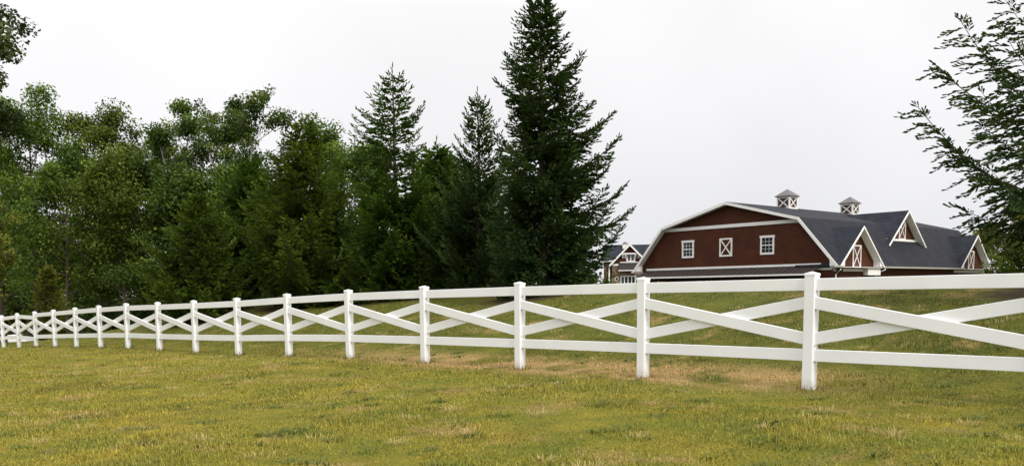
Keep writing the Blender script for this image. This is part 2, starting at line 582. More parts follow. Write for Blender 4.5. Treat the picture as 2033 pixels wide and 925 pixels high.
def blade_material():
    m, n, l, p = new_mat('grass_blades')
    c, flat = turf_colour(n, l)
    a = n.new('ShaderNodeAttribute')
    a.attribute_name = 'tint'
    k = n.new('ShaderNodeMapRange')
    k.inputs['To Min'].default_value, k.inputs['To Max'].default_value = 0.32, 1.75
    l.new(math_(n, l, 'FRACT', a.outputs['Fac']), k.inputs['Value'])
    v = n.new('ShaderNodeVectorMath')
    v.operation = 'SCALE'
    l.new(c, v.inputs[0])
    l.new(k.outputs[0], v.inputs['Scale'])
    pale = n.new('ShaderNodeMapRange')
    pale.inputs['From Min'].default_value, pale.inputs['From Max'].default_value = 0.88, 0.98
    l.new(a.outputs['Fac'], pale.inputs['Value'])
    c2 = mixc(n, l, math_(n, l, 'MULTIPLY', pale.outputs[0], 0.6), v.outputs[0], (0.42, 0.33, 0.13))
    weed = math_(n, l, 'MULTIPLY', math_(n, l, 'GREATER_THAN', a.outputs['Fac'], 1.2), 0.85)
    c2 = mixc(n, l, weed, c2, (0.055, 0.105, 0.016))
    thatch = math_(n, l, 'MULTIPLY', math_(n, l, 'GREATER_THAN', a.outputs['Fac'], 2.2), 0.9)
    c2 = mixc(n, l, thatch, c2, (0.50, 0.385, 0.17))
    l.new(c2, p.inputs['Base Color'])
    p.inputs['Roughness'].default_value = 0.6
    p.inputs['Specular IOR Level'].default_value = 0.25
    t = n.new('ShaderNodeBsdfTranslucent')
    l.new(c2, t.inputs['Color'])
    ms = n.new('ShaderNodeMixShader')
    ms.inputs[0].default_value = 0.3
    l.new(p.outputs[0], ms.inputs[1])
    l.new(t.outputs[0], ms.inputs[2])
    l.new(ms.outputs[0], n['Material Output'].inputs['Surface'])
    return m


def build_ground():
    xs = axis_steps(-900, 900, -34, 26, 0.45)
    ys = axis_steps(-200, 1200, -6, 62, 0.45)
    gx, gy = np.meshgrid(xs, ys)
    z = terrain(gx, gy)
    v = np.stack([gx, gy, z], -1).reshape(-1, 3)
    nx, ny = len(xs), len(ys)
    i = (np.arange(ny - 1)[:, None] * nx + np.arange(nx - 1)[None, :]).ravel()
    f = np.stack([i, i + 1, i + nx + 1, i + nx], 1)
    me = bpy.data.meshes.new('ground')
    me.from_pydata(v.tolist(), [], f.tolist())
    me.polygons.foreach_set('use_smooth', [True] * len(me.polygons))
    me.materials.append(soil_material())
    o = link(bpy.data.objects.new('ground', me))
    tag(o, 'mown lawn sloping up to a grassy bank behind the white fence', 'lawn', kind='structure')


build_ground()


def build_grass():
    rng = np.random.default_rng(11)
    bands = [(5.0, 9.5, 125000, 0.042, 0.0056), (9.5, 16, 115000, 0.046, 0.0088), (16, 30, 130000, 0.06, 0.014), (30, 52, 50000, 0.075, 0.026)]
    V, T = [], []
    for (y0, y1, cnt, ln, wd) in bands:
        y = y0 + (y1 - y0) * rng.random(cnt) ** 0.85
        x = (rng.random(cnt) * 2 - 1) * (0.66 * y + 2.0)
        # clumping
        x += rng.normal(0, 0.03, cnt)
        keep = np.ones(cnt, bool)
        for (lx, ly, lr) in LITTER:
            keep &= np.hypot(x - lx, y - ly) > lr * (0.8 + 0.2 * rng.random(cnt))
        d = (x - PX) * NX + (y - PY) * NY
        keep &= d < 13
        x, y = x[keep], y[keep]
        n = len(x)
        z = terrain(x, y) - 0.004
        # turf height varies in patches
        hv = 0.75 + 0.35 * np.sin(1.7 * x + 0.6) * np.sin(1.3 * y + 0.4 * x) + 0.5 * (np.sin(3.1 * x + 1.9 * y) * np.sin(2.2 * y - 1.3 * x + 2) > 0.72)
        L = ln * hv.clip(0.45, 1.6) * (0.55 + 0.9 * rng.random(n))
        long_ = rng.random(n) < 0.012
        L[long_] *= 1.9
        W = wd * (0.6 + 0.8 * rng.random(n))
        az = rng.random(n) * 2 * np.pi
        lean = 0.25 + 1.0 * rng.random(n)
        dirx, diry = np.cos(az), np.sin(az)
        sx, sy = -diry, dirx
        m1 = np.stack([x + dirx * L * 0.45 * np.sin(lean * 0.6), y + diry * L * 0.45 * np.sin(lean * 0.6), z + L * 0.55 * np.cos(lean * 0.6)], 1)
        tip = np.stack([x + dirx * L * np.sin(lean), y + diry * L * np.sin(lean), z + L * np.cos(lean) * 0.95], 1)
        side = np.stack([sx, sy, 0 * sx], 1) * (W / 2)[:, None]
        b = np.stack([x, y, z], 1)
        t = rng.random(n)
        if ln < 0.0575:
            sa, sb = b - side, b + side
            ma, mb_ = m1 - side * 0.8, m1 + side * 0.8
            V += [np.stack([sa, sb, mb_], 1), np.stack([sa, mb_, ma], 1), np.stack([ma, mb_, tip], 1)]
            T += [t, t, np.clip(t + 0.06, 0, 1)]
        else:
            V.append(np.stack([b - side, b + side, tip], 1))
            T.append(t)
    # weed rosettes and straw tussocks standing out of the mown turf
    for (cnt, per, ln, wd, base, sp) in ((260, 40, 0.060, 0.010, 1.3, 0.11), (170, 40, 0.075, 0.006, 2.3, 0.10)):
        cy_ = 5.2 + 17 * rng.random(cnt) ** 1.2
        cx_ = (rng.random(cnt) * 2 - 1) * (0.66 * cy_ + 1.0)
        idx = np.repeat(np.arange(cnt), per)
        n = len(idx)
        size = (0.6 + 0.9 * rng.random(cnt))[idx]
        az = rng.random(n) * 2 * np.pi
        rr = sp * size * np.sqrt(rng.random(n))
        x, y = cx_[idx] + rr * np.cos(az) * 1.5, cy_[idx] + rr * np.sin(az)
        z = terrain(x, y) - 0.004
        L = ln * (0.5 + 0.7 * rng.random(n))
        lean = 0.4 + 0.8 * rng.random(n)
        dirv = np.stack([np.cos(az), np.sin(az), 0 * az], 1)
        side = np.stack([-np.sin(az), np.cos(az), 0 * az], 1) * (wd * (0.6 + 0.6 * rng.random(n)) / 2)[:, None]
        b = np.stack([x, y, z], 1)
        m1 = b + dirv * (L * 0.35 * np.sin(lean))[:, None] + np.array([0, 0, 1.0]) * (L * 0.6 * np.cos(lean * 0.5))[:, None]
        tip = b + dirv * (L * np.sin(lean))[:, None] + np.array([0, 0, 1.0]) * (L * np.cos(lean) * 0.9)[:, None]
        t = base + 0.6 * rng.random(n)
        V += [np.stack([b - side, b + side, m1 + side], 1), np.stack([b - side, m1 + side, m1 - side], 1), np.stack([m1 - side, m1 + side, tip], 1)]
        T += [t, t, t]
    # longer grass the mower misses round the posts
    pc = np.array([[PX + FX * SPAN * i, PY + FY * SPAN * i] for i in range(-1, 14)])
    idx = np.repeat(np.arange(len(pc)), 130)
    n = len(idx)
    az = rng.random(n) * 2 * np.pi
    rr = 0.085 + 0.10 * rng.random(n) ** 1.6
    x, y = pc[idx, 0] + rr * np.cos(az), pc[idx, 1] + rr * np.sin(az)
    z = terrain(x, y) - 0.004
    L = 0.05 + 0.09 * rng.random(n) ** 1.5
    wv = (0.004 + 0.0005 * idx) * (0.7 + 0.6 * rng.random(n))
    a2 = az + rng.normal(0, 0.9, n)
    lean = 0.1 + 0.7 * rng.random(n)
    b = np.stack([x, y, z], 1)
    tip = b + np.stack([np.cos(a2) * np.sin(lean), np.sin(a2) * np.sin(lean), np.cos(lean)], 1) * L[:, None]
    side = np.stack([-np.sin(a2), np.cos(a2), 0 * a2], 1) * wv[:, None]
    V.append(np.stack([b - side, b + side, tip], 1))
    T.append(np.where(rng.random(n) < 0.3, 2.3, np.where(rng.random(n) < 0.4, 1.3, 0.2)) + 0.6 * rng.random(n))
    o = np_mesh('grass', np.concatenate(V, 0), 3, blade_material(), None, np.concatenate(T))
    tag(o, 'short yellowish green grass blades covering the lawn', 'grass', kind='stuff')


build_grass()


# ------------------------------------------------------------------ fence
def build_fence():
    rng = random.Random(5)
    root = empty('crossbuck_fence', (PX, PY, tz(PX, PY)))
    tag(root, 'long white vinyl crossbuck fence with capped square posts crossing the lawn', 'fence')
    ox, oy, oz = root.location
    dirv, nor = Vector((FX, FY, 0)), Vector((NX, NY, 0))
    idx = list(range(-2, 18))
    pts = {}
    for i in idx:
        s = i * SPAN * (1.0 if i < 13 else 1.011)
        if i < 0 or i > 12:
            s = i * SPAN
        x, y = PX + FX * s, PY + FY * s
        pts[i] = Vector((x - ox, y - oy, tz(x, y) - oz))
    rot = Matrix(((FX, NX, 0), (FY, NY, 0), (0, 0, 1)))
    # one post and one cap mesh, shared
    pm = MB()
    h, w, bv = 1.335, 0.0635, 0.006
    sec = [(w - bv, -w), (w, -w + bv), (w, w - bv), (w - bv, w), (-w + bv, w), (-w, w - bv), (-w, -w + bv), (-w + bv, -w)]
    pm.prism(sec, 'z', -0.25, h)
    post0 = pm.build('post', M['vinyl_post'], root)
    cmb = MB()
    c = 0.0662
    prof = [(c, 1.330), (c, 1.352), (c - 0.003, 1.356)]
    vs = []
    for r, z in prof:
        vs += [(r, -r, z), (r, r, z), (-r, r, z), (-r, -r, z)]
    vs.append((0, 0, 1.378))
    fs = [(3, 2, 1, 0)] + [(k * 4 + j, k * 4 + (j + 1) % 4, k * 4 + 4 + (j + 1) % 4, k * 4 + 4 + j) for k in range(2) for j in range(4)] + [(8 + j, 8 + (j + 1) % 4, 12) for j in range(4)]
    cmb.add(vs, fs)
    cap0 = cmb.build('cap', M['vinyl'])
    smb = MB()
    smb.tube([(0, 0, 0), (-0.006, 0, 0)], [0.006, 0.005], 6)
    screw0 = smb.build('screw', M['screw'])
    first = True
    for i in idx:
        if first:
            p, cpo, scr = post0, cap0, screw0
            first = False
        else:
            p = post0.copy()
            col.objects.link(p)
            cpo = cap0.copy()
            col.objects.link(cpo)
            scr = None
        p.parent = root
        p.location = pts[i]
        lean = Matrix.Rotation(rng.gauss(0, 0.004), 3, 'X') @ Matrix.Rotation(rng.gauss(0, 0.004), 3, 'Y')
        p.rotation_euler = (rot @ lean).to_euler()
        cpo.parent = p
        if -1 <= i <= 8:
            for k, zz in enumerate((1.148, 0.93, 0.515, 0.335)):
                q = scr if scr else screw0.copy()
                if not scr:
                    col.objects.link(q)
                scr = None
                q.parent = p
                q.location = (-w - 0.0005, 0.025, zz)
    if screw0.parent is None:
        bpy.data.objects.remove(screw0)
    for i in idx[:-1]:
        a, b = pts[i], pts[i + 1]
        e0 = dirv * 0.056
        def bar(name, za, zb, off, hgt):
            m = MB()
            pa = a + e0 + nor * off + Vector((0, 0, za))
            pb = b - e0 + nor * off + Vector((0, 0, zb))
            m.beam(pa, pb, 0.038, hgt, nor, 0.004)
            m.build(name, M['vinyl'], root)
        if i == 13:                       # the odd bay: rails hung lower at its right end, braces crossed the other way
            bar('rail', 1.13, 1.235, 0.0, 0.14)
            bar('rail', 0.315, 0.41, 0.0, 0.14)
            bar('brace', 0.98, 0.60, -0.0195, 0.14)
            bar('brace', 0.50, 1.02, 0.0195, 0.14)
        else:
            bar('rail', 1.228, 1.228, 0.0, 0.14)
            bar('rail', 0.41, 0.41, 0.0, 0.14)
            bar('brace', 0.605, 1.02, -0.0195, 0.14)
            bar('brace', 1.02, 0.605, 0.0195, 0.14)


build_fence()


# ------------------------------------------------------------------ barn
def offset_poly(pts, dist):
    """Offset an open polyline to its right-hand side (below, when drawn from +a eave to -a eave)."""
    n = len(pts)
    res = []
    for i in range(n):
        ds = []
        if i > 0:
            ds.append((pts[i][0] - pts[i - 1][0], pts[i][1] - pts[i - 1][1]))
        if i < n - 1:
            ds.append((pts[i + 1][0] - pts[i][0], pts[i + 1][1] - pts[i][1]))
        ns = []
        for dx, dz in ds:
            k = math.hypot(dx, dz)
            ns.append((-dz / k, dx / k))
        mx, mz = sum(p[0] for p in ns), sum(p[1] for p in ns)
        k = math.hypot(mx, mz)
        mx, mz = mx / k, mz / k
        c = mx * ns[0][0] + mz * ns[0][1]
        res.append((pts[i][0] + mx * dist / c, pts[i][1] + mz * dist / c))
    return res


def cross_panel(root, name, axis, plane, sgn, c0, c1, z0, z1, fw, dep, panel_mat, panel=True):
    """Framed panel with an X brace on a wall; axis 'y': plane is y=const, c runs in x; axis 'x': plane is x=const, c runs in y."""
    part = empty(name)
    part.parent = root

    def bx(mb, a0, a1, b0, b1, d0, d1):
        p0, p1 = sorted((plane + sgn * d0, plane + sgn * d1))
        return mb.box(a0, a1, p0, p1, b0, b1) if axis == 'y' else mb.box(p0, p1, a0, a1, b0, b1)
    if panel:
        bx(MB(), c0 + fw, c1 - fw, z0 + fw, z1 - fw, -0.01, 0.015).build('panel', panel_mat, part)
    fr = MB()
    bx(fr, c0, c0 + fw, z0, z1, -0.01, dep)
    bx(fr, c1 - fw, c1, z0, z1, -0.01, dep)
    bx(fr, c0 + fw, c1 - fw, z1 - fw, z1, -0.01, dep - 0.003)
    bx(fr, c0 + fw, c1 - fw, z0, z0 + fw, -0.01, dep - 0.003)
    fr.build('frame', M['trim'], part)
    for k, (za, zb) in enumerate(((z0 + fw, z1 - fw), (z1 - fw, z0 + fw))):
        dd = plane + sgn * (dep * 0.5 + 0.004 * k)
        if axis == 'y':
            pa, pb, sd_ = (c0 + fw, dd, za), (c1 - fw, dd, zb), (0, 1, 0)
        else:
            pa, pb, sd_ = (dd, c0 + fw, za), (dd, c1 - fw, zb), (1, 0, 0)
        MB().beam(pa, pb, dep * 0.7, fw * 0.72, sd_).build('cross_brace', M['trim'], part)
    return part


def sash_window(root, c, z0, z1, plane, w):
    win = empty('window')
    win.parent = root
    f = MB()
    t = 0.13
    f.box(c - w / 2, c - w / 2 + t, plane - 0.06, plane + 0.01, z0, z1 - 0.16)
    f.box(c + w / 2 - t, c + w / 2, plane - 0.06, plane + 0.01, z0, z1 - 0.16)
    f.box(c - w / 2 - 0.04, c + w / 2 + 0.04, plane - 0.075, plane + 0.01, z1 - 0.16, z1)
    f.box(c - w / 2 + t, c + w / 2 - t, plane - 0.057, plane + 0.01, z0, z0 + 0.14)
    f.build('frame', M['trim'], win)
    gx0, gx1, gz0, gz1 = c - w / 2 + t, c + w / 2 - t, z0 + 0.14, z1 - 0.16
    zm = (gz0 + gz1) / 2
    for k, (a, b, yy) in enumerate(((zm, gz1, plane - 0.03), (gz0, zm, plane - 0.018))):
        MB().box(gx0, gx1, yy, yy + 0.004, a, b).build('pane', M['glass'], win)
        mu = MB()
        for j in (1, 2):
            xx = gx0 + (gx1 - gx0) * j / 3
            mu.box(xx - 0.009, xx + 0.009, yy - 0.012, yy - 0.002, a, b)
        mu.box(gx0, gx1, yy - 0.011, yy - 0.001, (a + b) / 2 - 0.009, (a + b) / 2 + 0.009)
        mu.build('muntin', M['trim'], win)
    MB().box(gx0, gx1, plane - 0.05, plane + 0.005, zm - 0.035, zm + 0.035).build('meeting_rail', M['trim'], win)


def cupola(root, v, h, zbase, ztop, zapex):
    c = empty('cupola')
    c.parent = root
    body = MB()
    body.box(-h + 0.05, h - 0.05, v - h + 0.05, v + h - 0.05, zbase - 0.35, ztop)
    body.build('body', M['cupola_panel'], c)
    fr = MB()
    p = 0.11
    for sx in (-1, 1):
        for sy in (-1, 1):
            x0, x1 = sorted((sx * h, sx * (h - p)))
            y0, y1 = sorted((v + sy * h, v + sy * (h - p)))
            fr.box(x0, x1, y0, y1, zbase - 0.35, ztop)
    q = 0.004
    for z0, z1 in ((ztop - 0.12, ztop), (zbase - 0.30, zbase + 0.09)):
        for sy in (-1, 1):
            y0, y1 = sorted((v + sy * (h - q), v + sy * (h - p + q)))
            fr.box(-h + p, h - p, y0, y1, z0, z1)
            x0, x1 = sorted((sy * (h - q), sy * (h - p + q)))
            fr.box(x0, x1, v - h + p, v + h - p, z0, z1)
    fr.build('frame', M['trim'], c)
    za, zb = zbase + 0.09, ztop - 0.12
    for k, (z0, z1) in enumerate(((za, zb), (zb, za))):
        for sy in (-1, 1):
            yy = v + sy * (h - 0.035 - 0.004 * k)
            MB().beam((-h + p, yy, z0), (h - p, yy, z1), 0.03, 0.08, (0, 1, 0)).build('cross_brace', M['trim'], c)
            xx = sy * (h - 0.035 - 0.004 * k)
            MB().beam((xx, v - h + p, z0), (xx, v + h - p, z1), 0.03, 0.08, (1, 0, 0)).build('cross_brace', M['trim'], c)
    r = MB()
    e = h + 0.12
    vs = [(-e, v - e, ztop), (e, v - e, ztop), (e, v + e, ztop), (-e, v + e, ztop),
          (-e, v - e, ztop + 0.05), (e, v - e, ztop + 0.05), (e, v + e, ztop + 0.05), (-e, v + e, ztop + 0.05), (0, v, zapex)]
    r.add(vs, [(3, 2, 1, 0), (0, 1, 5, 4), (1, 2, 6, 5), (2, 3, 7, 6), (3, 0, 4, 7), (4, 5, 8), (5, 6, 8), (6, 7, 8), (7, 4, 8)])
    r.build('roof', M['cupola_roof'], c)


def dormer(root, vc, hw, zpk, ztip, af, aw, ab, zbot, door, trim_bottom):
    """Gabled dormer looking out along +a; cross-section in (v, z)."""
    dm = empty('dormer')
    dm.parent = root
    pts = [(vc + hw, ztip), (vc, zpk), (vc - hw, ztip)]
    low = offset_poly(pts, 0.10)
    for k in (0, 1):
        MB().prism([pts[k], pts[k + 1], low[k + 1], low[k]], 'x', ab, af - 0.02).build('roof_slope', M['shingle_front'], dm)
    # white rake boards and soffit
    p1, l1 = offset_poly(pts, 0.012), offset_poly(pts, 0.125)
    s0, s1 = offset_poly(pts, 0.103), offset_poly(pts, 0.135)
    for k in (0, 1):
        MB().prism([p1[k], p1[k + 1], l1[k + 1], l1[k]], 'x', af - 0.018, af + 0.03).build('rake_board', M['trim'], dm)
        MB().prism([s0[k], s0[k + 1], s1[k + 1], s1[k]], 'x', aw - 0.1, af - 0.022).build('soffit', M['trim'], dm)
    wl_ = offset_poly(pts, 0.12)
    (va, za), (vm, zm), (vb, zb) = wl_
    f0 = (zbot - za) / (zm - za)
    xa, xb = va + (vm - va) * f0, vb + (vm - vb) * f0
    MB().prism([(xa, zbot), (vm, zm), (xb, zbot)], 'x', aw - 0.2, aw).build('wall', M['siding'], dm)
    cross_panel(dm, 'loft_door', 'x', aw, 1, door[0], door[1], door[2], door[3], 0.08, 0.05, M['door_panel'])
    if trim_bottom:
        MB().box(aw - 0.05, aw + 0.075, xb + 0.02, xa - 0.02, zbot - 0.02, zbot + 0.2).build('trim_board', M['trim'], dm)
    else:                                     # boxed eave returns
        for sgn in (-1, 1):
            v0, v1 = sorted((vc + sgn * (hw - 0.03), vc + sgn * (hw - 0.62)))
            tri = [(vc + sgn * (hw - 0.03), ztip - 0.02), (vc + sgn * (hw - 0.62), ztip - 0.02), (vc + sgn * (hw - 0.62), ztip + 0.45)]
            MB().prism(tri, 'x', aw + 0.002, af - 0.024).build('eave_return', M['trim'], dm)
    return dm


def build_barn():
    bx, by = 15.7291, 63.998
    z0 = EYE - 2.3
    root = empty('gambrel_barn', (bx, by, z0), -0.8686)
    tag(root, 'large dark red gambrel barn with white trim and two rooftop cupolas', 'barn')
    L, AW = 25.3, 8.4
    prof = [(9.0, 3.73), (6.02, 7.07), (0.0, 8.60), (-6.02, 7.07), (-9.0, 3.73)]
    low = offset_poly(prof, 0.14)
    names = ['lower_roof_slope', 'upper_roof_slope', 'upper_roof_slope', 'lower_roof_slope']
    for k in range(1, 4):
        MB().prism([prof[k], prof[k + 1], low[k + 1], low[k]], 'y', 0.0, L).build(names[k], M['shingle_side'], root)
    # the slope that carries the eave dormers is cut back along their valleys
    edge = [(0, 0.0), (0, 0.30), (1, 3.25), (0, 6.20), (0, 18.90), (1, 21.85), (0, 24.80), (0, L), (2, L), (2, 0.0)]
    va, vzz = 6.62, 7.07 - (6.62 - 6.02) / 2.98 * 3.34
    tops = {0: prof[0], 1: (va, vzz), 2: prof[1]}
    lows = {0: low[0], 1: (va - 0.104, vzz - 0.093), 2: low[1]}
    n = len(edge)
    MB().add([(tops[c][0], v, tops[c][1]) for c, v in edge] + [(lows[c][0], v, lows[c][1]) for c, v in edge],
             [tuple(range(n)), tuple(range(2 * n - 1, n - 1, -1))] + [(i, n + i, n + (i + 1) % n, (i + 1) % n) for i in range(n)]).build(names[0], M['shingle_side'], root)
    p1, l1 = offset_poly(prof, 0.015), offset_poly(prof, 0.21)
    s0, s1 = offset_poly(prof, 0.143), offset_poly(prof, 0.18)
    for v0, v1 in ((-0.05, -0.002), (L + 0.002, L + 0.05)):
        for k in range(4):
            MB().prism([p1[k], p1[k + 1], l1[k + 1], l1[k]], 'y', v0, v1).build('rake_board', M['trim'], root)
    for v0, v1 in ((0.003, 0.62), (L - 0.62, L - 0.003)):
        for k in range(4):
            MB().prism([s0[k], s0[k + 1], s1[k + 1], s1[k]], 'y', v0, v1).build('soffit', M['trim'], root)
    wp = offset_poly(prof, 0.16)
    gable = [(AW, 0.0), (AW, 4.12), wp[1], wp[2], wp[3], (-AW, 4.12), (-AW, 0.0)]
    MB().prism(gable, 'y', 0.5, 0.7).build('gable_wall', M['siding'], root)
    MB().prism(gable, 'y', L - 0.7, L - 0.5).build('gable_wall', M['siding'], root)
    for sg in (-1, 1):
        x0, x1 = sorted((sg * AW, sg * (AW - 0.2)))
        MB().box(x0, x1, 0.7, L - 0.7, 0.0, 3.95).build('side_wall', M['siding'], root)
        # eave returns at the front corners, gutters, downspouts
        tri = [(sg * 8.97, 3.70), (sg * (AW - 0.02), 3.70), (sg * (AW - 0.02), 4.30)]
        MB().prism(tri, 'y', -0.03, 0.498).build('eave_return', M['trim'], root)
        g0, g1 = sorted((sg * 8.93, sg * 9.10))
        for va, vb in (((-0.02, 0.35), (6.2, 18.9), (24.7, L)) if sg > 0 else ((-0.02, L),)):
            MB().prism([(sg * 8.92, 3.60), (sg * 9.06, 3.60), (sg * 9.12, 3.71), (sg * 8.92, 3.71)], 'y', va, vb).build('gutter', M['trim'], root)
        x0, x1 = sorted((sg * (AW + 0.01), sg * 8.95))
        MB().box(x0, x1, 0.0, L, 3.60, 3.64).build('eave_soffit', M['trim'], root)
        MB().tube([(sg * 9.0, 0.3, 3.6), (sg * 9.0, 0.3, 3.45), (sg * (AW + 0.08), 0.62, 3.15), (sg * (AW + 0.08), 0.62, 0.05)], [0.045] * 4, 8).build('downspout', M['trim'], root)
    MB().tube([(9.0, 6.4, 3.6), (9.0, 6.35, 3.48), (8.55, 5.9, 3.22), (8.52, 5.9, 0.05)], [0.045] * 4, 8).build('downspout', M['trim'], root)
    # trim bands on the gable
    zt = 6.87
    half = 6.02 + (7.07 - zt) / (7.07 - 3.73) * 2.98 - 0.22
    MB().box(-half, half, 0.44, 0.51, zt - 0.13, zt + 0.11).build('trim_band', M['trim'], root)
    MB().box(-AW - 0.01, AW + 0.01, 0.455, 0.51, 3.46, 3.65).build('frieze_board', M['trim'], root)
    MB().box(AW + 0.001, AW + 0.05, 0.47, 6.1, 3.36, 3.58).build('frieze_board', M['trim'], root)
    MB().box(AW + 0.05, AW + 0.40, 4.3, 6.1, 3.10, 3.57).build('porch_beam', M['trim'], root)
    MB().box(AW + 0.001, AW + 0.05, 18.9, L - 0.5, 3.36, 3.58).build('frieze_board', M['trim'], root)
    # windows and the false hay door
    sash_window(root, -3.74, 4.65, 5.99, 0.5, 1.13)
    sash_window(root, 3.28, 4.65, 5.99, 0.5, 1.13)
    cross_panel(root, 'hay_door', 'y', 0.5, -1, -0.80, 0.32, 4.64, 5.98, 0.11, 0.06, M['siding'])
    # standing-seam awning along the front: every panel a piece of its own
    aw = empty('awning')
    aw.parent = root
    MB().box(-7.85, 7.5, 0.40, 0.452, 3.76, 3.92).build('head_board', M['trim'], aw)
    a0, a1, n = -7.85, 7.5, 34
    wd = (a1 - a0) / n
    pb = MB()
    zf, zw, vf, vw = 3.26, 3.74, -0.75, 0.45
    pb.add([(0.004, vf, zf), (wd - 0.004, vf, zf), (wd - 0.004, vw, zw), (0.004, vw, zw),
            (0.004, vf, zf - 0.03), (wd - 0.004, vf, zf - 0.03), (wd - 0.004, vw, zw - 0.03), (0.004, vw, zw - 0.03)],
           [(0, 1, 2, 3), (7, 6, 5, 4), (0, 4, 5, 1), (1, 5, 6, 2), (2, 6, 7, 3), (3, 7, 4, 0)])
    pb.beam((0.0, vf, zf + 0.022), (0.0, vw, zw + 0.022), 0.035, 0.05, (1, 0, 0))
    panel = pb.build('metal_panel', M['metal_roof'], aw)
    for k in range(n):
        q = panel if k == 0 else panel.copy()
        if k:
            col.objects.link(q)
            q.parent = aw
        q.location = (a0 + k * wd, 0, 0)
    MB().box(a0 - 0.03, a1 + 0.03, vf - 0.07, vf - 0.003, zf - 0.15, zf - 0.035).build('fascia', M['trim'], aw)
    for x in (a0 + 0.12, a1 - 0.12):
        MB().beam((x, 0.455, 2.6), (x, vf + 0.05, zf - 0.1), 0.1, 0.1, (1, 0, 0)).build('bracket', M['trim'], aw)
    # dormers
    dormer(root, 3.25, 3.0, 6.42, 3.70, 9.0, 8.5, 5.6, 3.55, (2.70, 3.80, 3.60, 5.14), False)
    dormer(root, 12.55, 3.02, 8.03, 5.34, 7.66, 7.15, 1.6, 5.68, (12.0, 13.05, 5.86, 7.22), True)
    dormer(root, 21.85, 3.0, 6.42, 3.70, 9.0, 8.5, 5.6, 3.55, (21.3, 22.4, 3.60, 5.14), False)
    cupola(root, 8.1, 0.58, 8.48, 9.42, 10.04)
    cupola(root, 17.8, 0.58, 8.48, 9.42, 10.04)
    # security floodlight at the corner
    fl = empty('floodlight')
    fl.parent = root
    MB().box(8.46, 8.52, 0.75, 0.85, 3.38, 3.48).build('mount', M['dark'], fl)
    for dv in (-0.13, 0.13):
        MB().tube([(8.52, 0.8 + dv * 0.5, 3.43), (8.60, 0.8 + dv, 3.46), (8.76, 0.8 + dv * 1.5, 3.42)], [0.03, 0.075, 0.10], 8).build('lamp_head', M['dark'], fl)


build_barn()


